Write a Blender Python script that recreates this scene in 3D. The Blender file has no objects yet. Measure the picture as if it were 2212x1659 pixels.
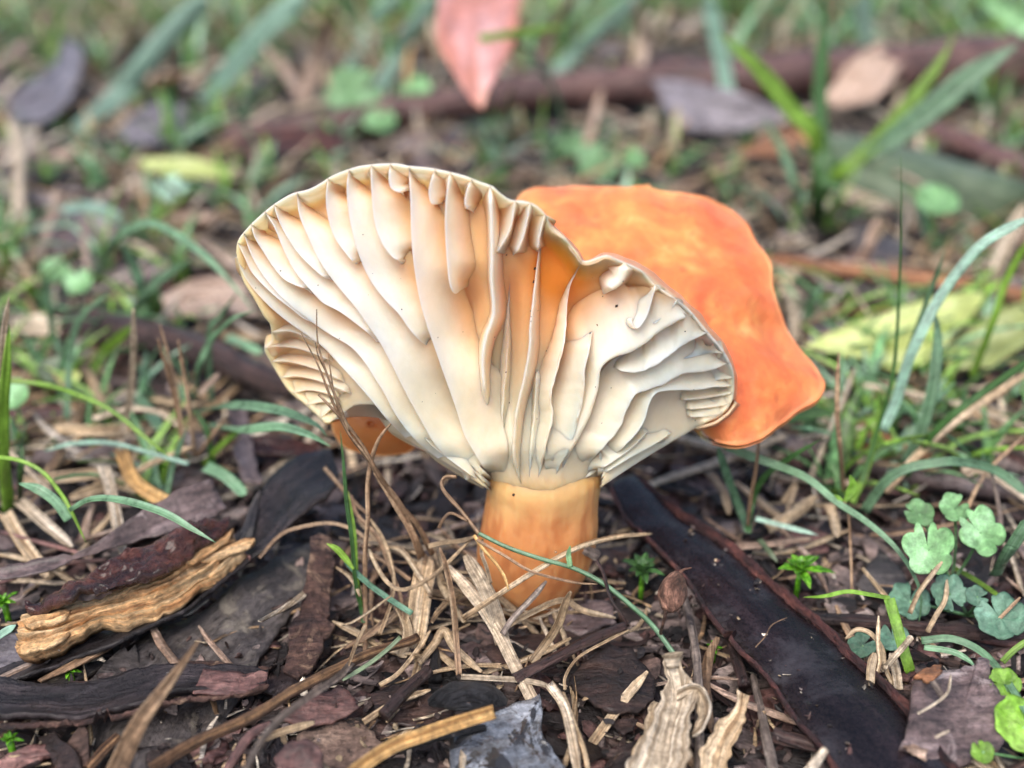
import bpy, math, random
from mathutils import Vector, noise
import numpy as np

# ------------------------------------------------------------------ camera, world, light
sc = bpy.context.scene
COL = sc.collection
TH = math.radians(28.0)
H = 7.13                       # camera height, 1 unit = 1 cm
F = 2373.0                     # focal length in picture units
CX, CY = 1106.0, 829.5
cam = bpy.data.cameras.new('camera')
cam.sensor_width = 36
cam.lens = 36 * F / 2212.0
cam.clip_start = 0.05
cam.clip_end = 20000
cam.dof.use_dof = True
cam.dof.focus_distance = 9.8
cam.dof.aperture_fstop = cam.lens * 1e-3 / (2 * 0.122)
camo = bpy.data.objects.new('camera', cam)
camo.location = (0, 0, H)
camo.rotation_euler = (math.pi / 2 - TH, 0, 0)
COL.objects.link(camo)
sc.camera = camo

SUN_EL, SUN_AZ = 60.0, 205.0    # degrees, azimuth clockwise from +Y (soft light from high behind the viewer)
w = bpy.data.worlds.new('World')
sc.world = w
w.use_nodes = True
nt = w.node_tree
bg = nt.nodes['Background']
sky = nt.nodes.new('ShaderNodeTexSky')
sky.sky_type = 'NISHITA'
sky.sun_disc = False
sky.sun_elevation = math.radians(SUN_EL)
sky.sun_rotation = math.radians(SUN_AZ)
sky.air_density = 1.0
sky.dust_density = 4.0
sky.ozone_density = 1.0
nt.links.new(sky.outputs[0], bg.inputs[0])
bg.inputs[1].default_value = 0.14
sl = bpy.data.lights.new('sun', 'SUN')
sl.energy = 1.5
sl.angle = math.radians(40)
sl.color = (1.0, 0.97, 0.93)
so = bpy.data.objects.new('sun', sl)
az = math.radians(SUN_AZ)
el = math.radians(SUN_EL)
sd = Vector((math.sin(az) * math.cos(el), math.cos(az) * math.cos(el), math.sin(el)))
so.rotation_euler = sd.to_track_quat('Z', 'Y').to_euler()
so.location = sd * 100
COL.objects.link(so)
vs = sc.view_settings
vs.view_transform = 'Standard'
vs.look = 'None'
vs.exposure = 0.9
vs.gamma = 1
sc.cycles.use_denoising = True
sc.cycles.max_bounces = 8
sc.cycles.transparent_max_bounces = 8
sc.cycles.use_adaptive_sampling = True

# ------------------------------------------------------------------ helpers
ST, CT = math.sin(TH), math.cos(TH)
rnd = random.Random(7)


def P(px, py, d):
    """point seen at picture position px,py at distance d along the view axis"""
    a = (px - CX) / F
    b = (py - CY) / F
    return Vector((d * a, d * (CT - ST * b), H + d * (-ST - CT * b)))


def GD(py, z=0.0):
    return (H - z) / (ST + CT * (py - CY) / F)


def G(px, py, z=0.0):
    """point at height z above the soil"""
    return P(px, py, GD(py, z))


def nz(p, s=1.0, o=0.0):
    return noise.noise(Vector((p[0] * s + o, p[1] * s + o * 1.7, p[2] * s - o)))


def sm(x):
    x = max(0.0, min(1.0, x))
    return x * x * (3 - 2 * x)


def tag(o, label, cat, group=None, kind=None):
    if label: o['label'] = label
    if cat: o['category'] = cat
    if group: o['group'] = group
    if kind: o['kind'] = kind
    return o


def build(name, V, Fc, mat, parent=None, uv=None, cols=None, smooth=True, center=True):
    me = bpy.data.meshes.new(name)
    V = [Vector(v) for v in V]
    if center:
        c = sum(V, Vector()) / len(V)
        if parent is None:
            c.z = min(v.z for v in V)
    else:
        c = Vector()
    me.from_pydata([tuple(v - c) for v in V], [], Fc)
    if uv is not None:
        ul = me.uv_layers.new(name='UVMap')
        li = np.empty(len(me.loops), dtype=np.int32)
        me.loops.foreach_get('vertex_index', li)
        ua = np.array(uv, dtype=np.float32)[li]
        ul.data.foreach_set('uv', ua.ravel())
    if cols is not None:
        ca = me.color_attributes.new('Col', 'FLOAT_COLOR', 'POINT')
        ca.data.foreach_set('color', np.array([tuple(q) + (1.0,) for q in cols], dtype=np.float32).ravel())
    if smooth:
        me.polygons.foreach_set('use_smooth', [True] * len(me.polygons))
    for m in (mat if isinstance(mat, (list, tuple)) else [mat]):
        me.materials.append(m)
    me.update()
    o = bpy.data.objects.new(name, me)
    COL.objects.link(o)
    if parent is not None:
        o.parent = parent
        o.location = c - parent.location
    else:
        o.location = c
    return o


def empty(name, loc, label, cat, group=None):
    o = bpy.data.objects.new(name, None)
    o.empty_display_size = 0.2
    o.location = loc
    COL.objects.link(o)
    return tag(o, label, cat, group)


def smooth_path(pts, n):
    """Catmull-Rom resampling to n points, even in length; pts are tuples of any size"""
    A = [np.array(p, dtype=float) for p in pts]
    if len(A) == 2:
        return [A[0] + (A[1] - A[0]) * i / (n - 1) for i in range(n)]
    out = []
    for i in range(len(A) - 1):
        p0 = A[i - 1] if i else A[0] * 2 - A[1]
        p1, p2 = A[i], A[i + 1]
        p3 = A[i + 2] if i + 2 < len(A) else A[-1] * 2 - A[-2]
        for k in range(10):
            t = k / 10
            out.append(0.5 * ((2 * p1) + (-p0 + p2) * t + (2 * p0 - 5 * p1 + 4 * p2 - p3) * t * t + (-p0 + 3 * p1 - 3 * p2 + p3) * t ** 3))
    out.append(A[-1])
    L = [0.0]
    for a, b in zip(out[:-1], out[1:]):
        L.append(L[-1] + float(np.linalg.norm((b - a)[:2])) + 1e-9)
    res = []
    j = 0
    for i in range(n):
        s = L[-1] * i / (n - 1)
        while j < len(L) - 2 and L[j + 1] < s:
            j += 1
        f = (s - L[j]) / (L[j + 1] - L[j])
        res.append(out[j] + (out[j + 1] - out[j]) * min(1, f))
    return res


def sheet(Lp, Rp, curl=0.0, thick=0.04, rag=0.0, bump=0.0, m=8, seed=0.0, camber=1.0, rough_s=1.5, fib=0.0):
    """solid strip between two 3D edge curves; returns V, F, UV"""
    n = len(Lp)
    rows_t, rows_b, uvs = [], [], []
    dist = 0.0
    prev = None
    for i in range(n):
        l, r = Lp[i], Rp[i]
        a = max(0, i - 1); b = min(n - 1, i + 1)
        T = ((Lp[b] + Rp[b]) - (Lp[a] + Rp[a]))
        if T.length < 1e-6: T = Vector((1, 0, 0))
        T.normalize()
        S = r - l
        wd = S.length
        Sn = S.normalized() if wd > 1e-6 else Vector((1, 0, 0)).cross(T)
        N = Sn.cross(T)
        if N.length < 1e-6: N = Vector((0, 0, 1))
        N.normalize()
        if N.z < 0 and abs(N.z) > 0.15: N = -N
        elif N.y > 0 and abs(N.z) <= 0.15: N = -N
        c = (l + r) / 2
        if prev is not None: dist += (c - prev).length
        prev = c
        top, bot = [], []
        rg = rag * (nz((dist, 0, 0), 2.1, seed) + .6 * nz((dist, 0, 0), 6.0, seed + 3) + .4 * nz((dist, 0, 0), 14.0, seed + 3))
        rg2 = rag * (nz((dist, 0, 0), 2.1, seed + 9) + .6 * nz((dist, 0, 0), 6.0, seed + 13) + .4 * nz((dist, 0, 0), 14.0, seed + 5))
        for j in range(m + 1):
            v = -1 + 2 * j / m
            off = S * (v / 2) + Sn * (rg * max(0, -v) + rg2 * max(0, v))
            p = c + off + N * (curl * wd / 2 * abs(v) ** (2 * camber))
            if bump:
                p = p + N * bump * (nz(p, rough_s, seed) + .5 * nz(p, rough_s * 2.7, seed) + .25 * nz(p, rough_s * 7, seed))
            if fib:
                p = p + N * fib * (.6 * nz((dist * .9, v * 7, 0), 1, seed) + .6 * nz((dist * 1.6, v * 17, 0), 1, seed) + .45 * nz((dist * 2.5, v * 34, 0), 1, seed))
            th = thick * (1 - .55 * abs(v) ** 3)
            if i == 0 or i == n - 1: th *= .5
            top.append(p)
            bot.append(p - N * th)
            uvs.append((dist, v * wd / 2))
        rows_t.append(top); rows_b.append(bot)
    V = [p for r in rows_t for p in r] + [p for r in rows_b for p in r]
    k = m + 1
    o = n * k
    Fc = []
    for i in range(n - 1):
        for j in range(m):
            a = i * k + j
            Fc.append((a, a + 1, a + k + 1, a + k))
            Fc.append((o + a, o + a + k, o + a + k + 1, o + a + 1))
        a = i * k
        Fc.append((a, a + k, o + a + k, o + a))
        a = i * k + m
        Fc.append((a, o + a, o + a + k, a + k))
    for j in range(m):
        a = j
        Fc.append((a, o + a, o + a + 1, a + 1))
        a = (n - 1) * k + j
        Fc.append((a, a + 1, o + a + 1, o + a))
    return V, Fc, uvs + uvs


def strip(name, L, R, mat, label=None, cat=None, parent=None, n=40, group=None, **kw):
    """strip between two traced edges, each a list of (px, py, z)"""
    Lp = [G(*q) for q in smooth_path(L, n)]
    Rp = [G(*q) for q in smooth_path(R, n)]
    V, Fc, uv = sheet(Lp, Rp, **kw)
    o = build(name, V, Fc, mat, parent, uv)
    return tag(o, label, cat, group)


def tube(pts, rad, seg=8, bump=0.0, seed=0.0, flat=1.0):
    """pts: list of Vector, rad: list of float -> V, F, UV (closed ends)"""
    n = len(pts)
    V, Fc, uv = [], [], []
    ref = Vector((0.13, -0.3, 1)).normalized()
    dist = 0
    for i in range(n):
        T = (pts[min(n - 1, i + 1)] - pts[max(0, i - 1)])
        T = T.normalized() if T.length > 1e-8 else Vector((1, 0, 0))
        A = T.cross(ref)
        if A.length < .05: A = T.cross(Vector((1, 0, 0)))
        A.normalize()
        B = A.cross(T).normalized()
        if i: dist += (pts[i] - pts[i - 1]).length
        for j in range(seg):
            an = 2 * math.pi * j / seg
            q = pts[i] + A * math.cos(an) * rad[i] + B * math.sin(an) * rad[i] * flat
            if bump:
                q = pts[i] + (q - pts[i]) * (1 + bump * (nz((dist * 3, math.cos(an) * 1.5, math.sin(an) * 1.5), 1.0, seed) + .6 * nz((dist * 9, math.cos(an) * 3, math.sin(an) * 3), 1, seed)))
            V.append(q)
            uv.append((dist, abs(an - math.pi) * rad[i]))
    for i in range(n - 1):
        for j in range(seg):
            a, b = i * seg + j, i * seg + (j + 1) % seg
            Fc.append((a, b, b + seg, a + seg))
    Fc.append(tuple(range(seg - 1, -1, -1)))
    Fc.append(tuple((n - 1) * seg + j for j in range(seg)))
    return V, Fc, uv


def pxpath(pts, n):
    """list of (px, py, z) or (px, py, None, d) -> Vectors"""
    q = [(p[0], p[1], GD(p[1], p[2])) if len(p) == 3 else (p[0], p[1], p[3]) for p in pts]
    return [P(*r) for r in smooth_path(q, n)]


def stick(name, pts, r0, r1, mat, label=None, cat=None, parent=None, n=None, seg=8, bump=0.15, group=None, flat=1.0, mid=None, seed=None):
    """r in picture units"""
    n = n or max(8, 6 * len(pts))
    q = pxpath(pts, n)
    rr = []
    for i, p in enumerate(q):
        t = i / (n - 1)
        d = (p - Vector((0, 0, H))).dot(Vector((0, CT, -ST)))
        r = (r0 + (r1 - r0) * t) if mid is None else ((r0 + (mid - r0) * t * 2) if t < .5 else (mid + (r1 - mid) * (t * 2 - 1)))
        rr.append(max(r, .6) * d / F)
    V, Fc, uv = tube(q, rr, seg, bump, rnd.uniform(0, 50) if seed is None else seed, flat)
    o = build(name, V, Fc, mat, parent, uv)
    return tag(o, label, cat, group)


def blade(name, pts, wpx, mat, label=None, cat=None, parent=None, n=26, fold=0.25, twist=0.0, group=None, w0=None, wend=0.06, tip=0.35, tilt=0.25, thick=0.012, bump=0.0, face=None):
    """grass blade or straw: centre line pts, full width wpx in picture units, tapering to the last point"""
    q = pxpath(pts, n)
    Lp, Rp = [], []
    camv = Vector((0, 0, H))
    for i, p in enumerate(q):
        t = i / (n - 1)
        T = (q[min(n - 1, i + 1)] - q[max(0, i - 1)]).normalized()
        vw = (camv - p).normalized() if face is None else Vector(face)
        vw = (vw + Vector((tilt, 0, tilt))).normalized()
        S = T.cross(vw)
        S = S.normalized() if S.length > 1e-5 else Vector((1, 0, 0))
        if twist:
            N = T.cross(S)
            a = twist * t
            S = S * math.cos(a) + N * math.sin(a)
        d = (p - camv).dot(Vector((0, CT, -ST)))
        ww = wpx if w0 is None else w0 + (wpx - w0) * sm(t / .4)
        if t > 1 - tip: ww *= wend + (1 - wend) * (1 - ((t - 1 + tip) / tip) ** 1.6)
        hw = ww / 2 * d / F
        Lp.append(p - S * hw); Rp.append(p + S * hw)
    V, Fc, uv = sheet(Lp, Rp, curl=fold, thick=thick, m=4, camber=.6, bump=bump, seed=rnd.uniform(0, 40))
    o = build(name, V, Fc, mat, parent, uv)
    return tag(o, label, cat, group)


def plate(name, outline, mat, label=None, cat=None, parent=None, thick=0.09, dome=0.0, bump=0.05, rag=6, rings=7, seed=None, group=None, rs=1.6, sub=4):
    """flat irregular flake from a traced outline of (px, py, z)"""
    seed = rnd.uniform(0, 60) if seed is None else seed
    pts = []
    m = len(outline)
    for i in range(m):
        a = np.array(outline[i], float); b = np.array(outline[(i + 1) % m], float)
        for k in range(sub):
            q = a + (b - a) * k / sub
            if rag:
                q[0] += rag * (nz((q[0] * .06, q[1] * .06, 0), 1, seed) + .8 * nz((q[0] * .2, q[1] * .2, 0), 1, seed))
                q[1] += rag * (nz((q[0] * .06, q[1] * .06, 5), 1, seed) + .8 * nz((q[0] * .2, q[1] * .2, 5), 1, seed))
            pts.append(q)
    W = [G(*q) for q in pts]
    c = sum(W, Vector()) / len(W)
    N = Vector()
    for i in range(len(W)):
        N += (W[i] - c).cross(W[(i + 1) % len(W)] - c)
    N.normalize()
    if N.z < 0: N = -N
    X = Vector((1, 0, 0)); X = (X - N * X.dot(N)).normalized(); Y = N.cross(X)
    k = len(W)
    V, uv = [], []
    rad = sum((p - c).length for p in W) / k
    for side in (0, 1):
        for r in range(rings, 0, -1):
            f = r / rings
            for p in W:
                q = c + (p - c) * f
                h = dome * rad * (1 - f * f)
                h += bump * (nz(q, rs, seed) + .5 * nz(q, rs * 3, seed) + .3 * nz(q, rs * 8, seed))
                q2 = q + N * (h - (thick * (1 - .35 * f ** 6) if side else 0))
                V.append(q2); uv.append(((q - c).dot(X), (q - c).dot(Y)))
        h = dome * rad + bump * nz(c, rs, seed)
        V.append(c + N * (h - (thick if side else 0))); uv.append((0, 0))
    Fc = []
    S = rings * k + 1
    for side in (0, 1):
        o = side * S
        for r in range(rings - 1):
            for i in range(k):
                a, b = o + r * k + i, o + r * k + (i + 1) % k
                f = (a, b, b + k, a + k)
                Fc.append(f if not side else f[::-1])
        for i in range(k):
            a, b = o + (rings - 1) * k + i, o + (rings - 1) * k + (i + 1) % k
            f = (a, b, o + rings * k)
            Fc.append(f if not side else f[::-1])
    for i in range(k):
        Fc.append((i, S + i, S + (i + 1) % k, (i + 1) % k))
    o = build(name, V, Fc, mat, parent, uv)
    return tag(o, label, cat, group)


# ------------------------------------------------------------------ materials
def new_mat(name):
    m = bpy.data.materials.new(name)
    m.use_nodes = True
    t = m.node_tree
    return m, t, t.nodes['Principled BSDF']


def N_(t, typ, **kw):
    n = t.nodes.new(typ)
    for k, v in kw.items():
        if k in n.inputs: n.inputs[k].default_value = v
        else: setattr(n, k, v)
    return n


def ramp(t, fac, stops):
    r = t.nodes.new('ShaderNodeValToRGB')
    e = r.color_ramp.elements
    while len(e) < len(stops): e.new(0.5)
    for s, (p, c) in zip(e, stops):
        s.position = p
        s.color = tuple(c) + (1,)
    t.links.new(fac, r.inputs[0])
    return r.outputs[0]


def mixc(t, f, a, b, mode='MIX'):
    n = t.nodes.new('ShaderNodeMix')
    n.data_type = 'RGBA'
    n.blend_type = mode
    for s, v in ((n.inputs[0], f), (n.inputs[6], a), (n.inputs[7], b)):
        if isinstance(v, (int, float)): s.default_value = v
        elif isinstance(v, tuple): s.default_value = v + ((1,) if len(v) == 3 else ())
        else: t.links.new(v, s)
    return n.outputs[2]


def streak(name, cs, su=1.0, sv=6.0, rough=(.35, .6), bump=.4, spots=None, spot_s=3.0, spot_t=(.6, .66), fine=14.0, spec=.5,
           coat=0.0, transl=0.0, usecol=False, var=.25, edge=None, bd=.03, grain=.75):
    """weathered organic surface: colour streaks that follow the piece, blotches and fine grain"""
    m, t, b = new_mat(name)
    L = t.links.new
    uv = t.nodes.new('ShaderNodeTexCoord')
    oi = t.nodes.new('ShaderNodeObjectInfo')
    mp = N_(t, 'ShaderNodeMapping'); mp.inputs['Scale'].default_value = (su, sv, 1)
    L(uv.outputs['UV'], mp.inputs['Vector'])
    rr = N_(t, 'ShaderNodeVectorMath', operation='SCALE'); rr.inputs[0].default_value = (31, 17, 23)
    L(oi.outputs['Random'], rr.inputs['Scale']); L(rr.outputs[0], mp.inputs['Location'])
    n1 = N_(t, 'ShaderNodeTexNoise', Scale=1.0, Detail=6.0, Roughness=.65)
    L(mp.outputs[0], n1.inputs['Vector'])
    k = len(cs)
    if usecol:
        at = N_(t, 'ShaderNodeAttribute', attribute_name='Col')
        g = ramp(t, n1.outputs[0], [(.32, (.3, .3, .3)), (.48, (.8, .8, .8)), (.66, (1.6, 1.55, 1.5))])
        col = mixc(t, 1.0, at.outputs[0], g, 'MULTIPLY')
    else:
        col = ramp(t, n1.outputs[0], [(.36 + .28 * i / max(1, k - 1), c) for i, c in enumerate(cs)])
    n2 = N_(t, 'ShaderNodeTexNoise', Scale=fine, Detail=6.0, Roughness=.75)
    L(uv.outputs['Object'], n2.inputs['Vector'])
    g2 = ramp(t, n2.outputs[0], [(.36, (.35, .33, .32)), (.5, (.95, .95, .95)), (.64, (1.6, 1.6, 1.6))])
    col = mixc(t, grain, col, mixc(t, 1.0, col, g2, 'MULTIPLY'))
    mp2 = N_(t, 'ShaderNodeMapping'); mp2.inputs['Scale'].default_value = (su * 2.5, sv * 4, 1)
    L(uv.outputs['UV'], mp2.inputs['Vector']); L(rr.outputs[0], mp2.inputs['Location'])
    n4 = N_(t, 'ShaderNodeTexNoise', Scale=1.0, Detail=3.0, Roughness=.6)
    L(mp2.outputs[0], n4.inputs['Vector'])
    g4 = ramp(t, n4.outputs[0], [(.36, (.55, .53, .52)), (.62, (1.35, 1.35, 1.35))])
    col = mixc(t, grain, col, mixc(t, 1.0, col, g4, 'MULTIPLY'))
    if spots:
        n3 = N_(t, 'ShaderNodeTexNoise', Scale=spot_s, Detail=7.0, Roughness=.7, Distortion=.6)
        L(uv.outputs['Object'], n3.inputs['Vector'])
        f = ramp(t, n3.outputs[0], [(spot_t[0], (0, 0, 0)), (spot_t[1], (1, 1, 1))])
        col = mixc(t, f, col, spots)
    if var:
        hv = N_(t, 'ShaderNodeHueSaturation')
        ma = N_(t, 'ShaderNodeMapRange'); ma.inputs['To Min'].default_value = 1 - var; ma.inputs['To Max'].default_value = 1 + var
        L(oi.outputs['Random'], ma.inputs[0]); L(ma.outputs[0], hv.inputs['Value']); L(col, hv.inputs['Color'])
        col = hv.outputs[0]
    L(col, b.inputs['Base Color'])
    mr = N_(t, 'ShaderNodeMapRange'); mr.inputs['From Min'].default_value = .3; mr.inputs['From Max'].default_value = .7
    mr.inputs['To Min'].default_value = rough[0] * .75; mr.inputs['To Max'].default_value = rough[1]
    L(n2.outputs[0], mr.inputs[0]); L(mr.outputs[0], b.inputs['Roughness'])
    b.inputs['Specular IOR Level'].default_value = spec
    b.inputs['Coat Weight'].default_value = coat
    b.inputs['Coat Roughness'].default_value = .12
    ad = N_(t, 'ShaderNodeMath', operation='MULTIPLY_ADD'); L(n2.outputs[0], ad.inputs[0]); ad.inputs[1].default_value = .6
    L(n1.outputs[0], ad.inputs[2])
    ad2 = N_(t, 'ShaderNodeMath', operation='MULTIPLY_ADD'); L(n4.outputs[0], ad2.inputs[0]); ad2.inputs[1].default_value = .5; L(ad.outputs[0], ad2.inputs[2])
    bp = N_(t, 'ShaderNodeBump', Strength=min(1, bump * 1.3), Distance=bd * 2.2)
    L(ad2.outputs[0], bp.inputs['Height']); L(bp.outputs[0], b.inputs['Normal'])
    if transl:
        out = t.nodes['Material Output']
        tr = t.nodes.new('ShaderNodeBsdfTranslucent'); L(col, tr.inputs[0])
        mx = t.nodes.new('ShaderNodeMixShader'); mx.inputs[0].default_value = transl
        L(b.outputs[0], mx.inputs[1]); L(tr.outputs[0], mx.inputs[2]); L(mx.outputs[0], out.inputs[0])
    return m


M = {}
M['black_bark'] = streak('black wet bark', [(.005, .004, .005), (.016, .012, .013), (.045, .034, .036)], .8, 5, (.25, .5), .8, coat=.12, spec=.35, spots=(.075, .065, .07), spot_s=2.2, spot_t=(.57, .75))
M['pod'] = streak('smooth dark pod skin', [(.005, .0035, .004), (.009, .006, .007), (.02, .013, .015)], .5, 2.5, (.2, .42), .25, spots=(.045, .042, .048), spot_s=1.3, spot_t=(.5, .72), var=0, fine=26, bd=.012, spec=.3)
M['pod_edge'] = streak('red brown pod edge', [(.012, .004, .005), (.045, .013, .012), (.12, .04, .03)], 3, 10, (.4, .7), .8, var=.1)
M['grey_bark'] = streak('lichen grey bark', [(.025, .021, .022), (.05, .042, .042), (.1, .085, .078)], 1.2, 4, (.3, .6), .6, spots=(.2, .175, .14), spot_s=2.4, spot_t=(.55, .68), coat=.1)
M['flaky'] = streak('flaky red brown bark', [(.02, .012, .012), (.07, .035, .028), (.13, .07, .05)], 2, 5, (.4, .75), 1.0, spots=(.28, .18, .12), spot_s=4, spot_t=(.56, .64), bd=.05)
M['brown_bark'] = streak('brown bark', [(.015, .009, .009), (.045, .024, .02), (.09, .052, .04)], 1.5, 5, (.3, .65), .8, spots=(.13, .09, .065), spot_s=3, spot_t=(.6, .72), coat=.15, bd=.04)
M['purple_bark'] = streak('mauve brown bark', [(.045, .03, .03), (.11, .075, .072), (.2, .15, .145)], 1.5, 4, (.3, .6), .7, spots=(.34, .28, .27), spot_s=2.5, spot_t=(.55, .66), coat=.25)
M['pink_bark'] = streak('pink brown bark', [(.05, .022, .02), (.13, .062, .055), (.24, .13, .11)], 1.5, 4, (.3, .6), .6, spots=(.35, .22, .17), spot_s=2.5, spot_t=(.6, .7), coat=.1)
M['lichen_bark'] = streak('spotted tan bark', [(.08, .05, .04), (.2, .13, .1), (.3, .21, .16)], 1.5, 3, (.45, .75), .8, spots=(.02, .015, .014), spot_s=3.2, spot_t=(.55, .6), bd=.04)
M['wet_slate'] = streak('wet blue grey bark', [(.06, .068, .085), (.17, .19, .225), (.36, .39, .44)], 1.5, 2.5, (.08, .3), 1.0, spots=(.01, .009, .01), spot_s=1.1, spot_t=(.485, .51), coat=1.0, bd=.04, fine=10)
M['charcoal'] = streak('charred bark', [(.006, .006, .007), (.015, .014, .016), (.04, .04, .045)], 2, 8, (.35, .6), 1.0, bd=.05)
M['red_wood_bark'] = streak('wet dark red bark', [(.015, .004, .004), (.065, .017, .012), (.13, .045, .03)], 2, 5, (.18, .45), 1.0, coat=.35, var=0, bd=.06)
M['pale_wood'] = streak('pale split wood', [(.55, .26, .1), (.8, .5, .24), (.88, .66, .4)], 1.0, 9, (.45, .7), 1.0, var=0, bd=.05)
M['straw'] = streak('dry straw', [(.22, .14, .075), (.45, .33, .2), (.62, .5, .35)], .8, 22, (.4, .7), .6, transl=.15, spots=(.16, .1, .06), spot_s=2.2, spot_t=(.63, .72), bd=.015)
M['pale_straw'] = streak('bleached straw', [(.26, .19, .12), (.52, .42, .3), (.72, .63, .5)], .8, 24, (.4, .7), .6, transl=.2, spots=(.25, .18, .1), spot_s=2.5, spot_t=(.62, .7), bd=.015)
M['gold_straw'] = streak('golden straw', [(.3, .15, .045), (.55, .33, .12), (.68, .46, .2)], .6, 26, (.35, .55), .7, var=.1, bd=.015)
M['tan_stalk'] = streak('tan brown stalk', [(.13, .075, .04), (.27, .17, .1), (.42, .3, .19)], .8, 20, (.4, .7), .6, bd=.015)
M['dark_stick'] = streak('dark wet stick', [(.012, .007, .008), (.04, .02, .018), (.1, .055, .045)], 1, 12, (.25, .6), .9, coat=.1, bd=.03)
M['striped_stick'] = streak('striped brown stick', [(.03, .014, .01), (.15, .075, .035), (.34, .2, .1)], .5, 22, (.35, .6), .9, spots=(.02, .01, .008), spot_s=1.3, spot_t=(.56, .64), bd=.03)
M['grey_stick'] = streak('grey weathered stick', [(.1, .075, .06), (.24, .19, .16), (.4, .34, .29)], .8, 14, (.4, .7), .8, spots=(.04, .03, .03), spot_s=2, spot_t=(.58, .66), bd=.03)
M['grass'] = streak('blue green grass', [(.11, .22, .11), (.17, .32, .18), (.27, .43, .28)], .5, 34, (.28, .42), .35, transl=.28, fine=6, bd=.01, grain=.5, spots=(.3, .22, .08), spot_s=1.6, spot_t=(.66, .74))
M['grass_bright'] = streak('yellow green grass', [(.14, .27, .03), (.22, .40, .05), (.33, .52, .10)], .5, 28, (.3, .45), .35, transl=.35, fine=6, bd=.01, grain=.5, spots=(.3, .22, .08), spot_s=1.6, spot_t=(.66, .74))
M['grass_blue'] = streak('pale blue grass', [(.28, .46, .35), (.4, .6, .48), (.5, .7, .6)], .5, 28, (.28, .4), .3, transl=.4, fine=6, bd=.01, grain=.5)
M['grass_dark'] = streak('deep green grass', [(.03, .08, .02), (.05, .13, .035), (.09, .2, .06)], .5, 26, (.3, .45), .35, transl=.25, fine=6, bd=.01, grain=.5, spots=(.3, .22, .08), spot_s=1.6, spot_t=(.66, .74))
M['leaf_green'] = streak('soft green leaf', [(.11, .25, .09), (.19, .39, .16), (.3, .52, .28)], 3, 3, (.4, .55), .6, transl=.25, fine=9, bd=.02, grain=.5)
M['leaf_blue'] = streak('bluish green leaf', [(.06, .15, .09), (.11, .23, .15), (.18, .33, .24)], 3, 3, (.35, .5), .6, transl=.2, fine=9, bd=.02, grain=.5)
M['leaf_lime'] = streak('lime leaf', [(.17, .36, .03), (.26, .5, .06), (.36, .6, .12)], 3, 3, (.3, .45), .5, transl=.35, fine=9, bd=.02, grain=.5)
M['leaf_yellow'] = streak('yellow green fallen leaf', [(.3, .34, .09), (.42, .48, .16), (.55, .6, .28)], 1, 4, (.35, .55), .4, transl=.2, spots=(.25, .16, .05), spot_s=1.1, spot_t=(.66, .72), bd=.02, grain=.35)
M['leaf_olive'] = streak('olive fallen leaf', [(.06, .085, .04), (.1, .14, .075), (.17, .21, .13)], .8, 3, (.35, .5), .3, bd=.02, grain=.35)
M['leaf_pink'] = streak('pink fallen leaf', [(.5, .2, .13), (.6, .27, .22), (.66, .38, .37)], .4, 1.3, (.3, .45), .3, transl=.3, fine=2, bd=.02, spots=(.55, .27, .1), spot_s=.5, spot_t=(.55, .75), var=0, grain=.35)
M['leaf_grey'] = streak('grey mauve fallen leaf', [(.08, .07, .08), (.15, .135, .15), (.25, .23, .26)], 1, 3, (.3, .5), .5, bd=.03)
M['leaf_tan'] = streak('tan dead leaf', [(.3, .19, .13), (.45, .32, .24), (.58, .45, .37)], 1, 6, (.4, .6), .6, transl=.15, bd=.03)
M['leaf_rust'] = streak('rust dead leaf', [(.12, .05, .02), (.25, .11, .05), (.4, .2, .1)], 1, 6, (.35, .6), .6, bd=.03)
M['capsule'] = streak('brown seed capsule', [(.06, .03, .02), (.16, .08, .055), (.3, .16, .11)], 6, 10, (.4, .7), 1.0, bd=.04)
M['moss'] = streak('bright moss', [(.06, .2, .01), (.12, .36, .02), (.25, .5, .05)], 4, 8, (.25, .4), .3, transl=.35, bd=.01)
M['litter'] = streak('bark litter', [(1, 1, 1)], 2, 6, (.35, .7), .8, usecol=True, var=0, bd=.03)
M['litter_straw'] = streak('straw litter', [(1, 1, 1)], .8, 20, (.4, .7), .5, usecol=True, var=0, transl=.1, bd=.02)
M['litter_grass'] = streak('grass mass', [(1, 1, 1)], .6, 20, (.3, .5), .3, usecol=True, var=0, transl=.25, bd=.01)


def soil_mat():
    m, t, b = new_mat('dark wet soil')
    L = t.links.new
    tc = t.nodes.new('ShaderNodeTexCoord')
    n = N_(t, 'ShaderNodeTexNoise', Scale=2.2, Detail=9.0, Roughness=.72)
    n2 = N_(t, 'ShaderNodeTexVoronoi', Scale=5.0)
    L(tc.outputs['Object'], n.inputs['Vector']); L(tc.outputs['Object'], n2.inputs['Vector'])
    c = ramp(t, n.outputs[0], [(.3, (.006, .0045, .004)), (.5, (.02, .014, .012)), (.7, (.055, .038, .03))])
    L(c, b.inputs['Base Color'])
    b.inputs['Roughness'].default_value = .65
    ad = N_(t, 'ShaderNodeMath', operation='ADD'); L(n.outputs[0], ad.inputs[0]); L(n2.outputs[0], ad.inputs[1])
    bp = N_(t, 'ShaderNodeBump', Strength=1.0, Distance=.12); L(ad.outputs[0], bp.inputs['Height']); L(bp.outputs[0], b.inputs['Normal'])
    return m


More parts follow.
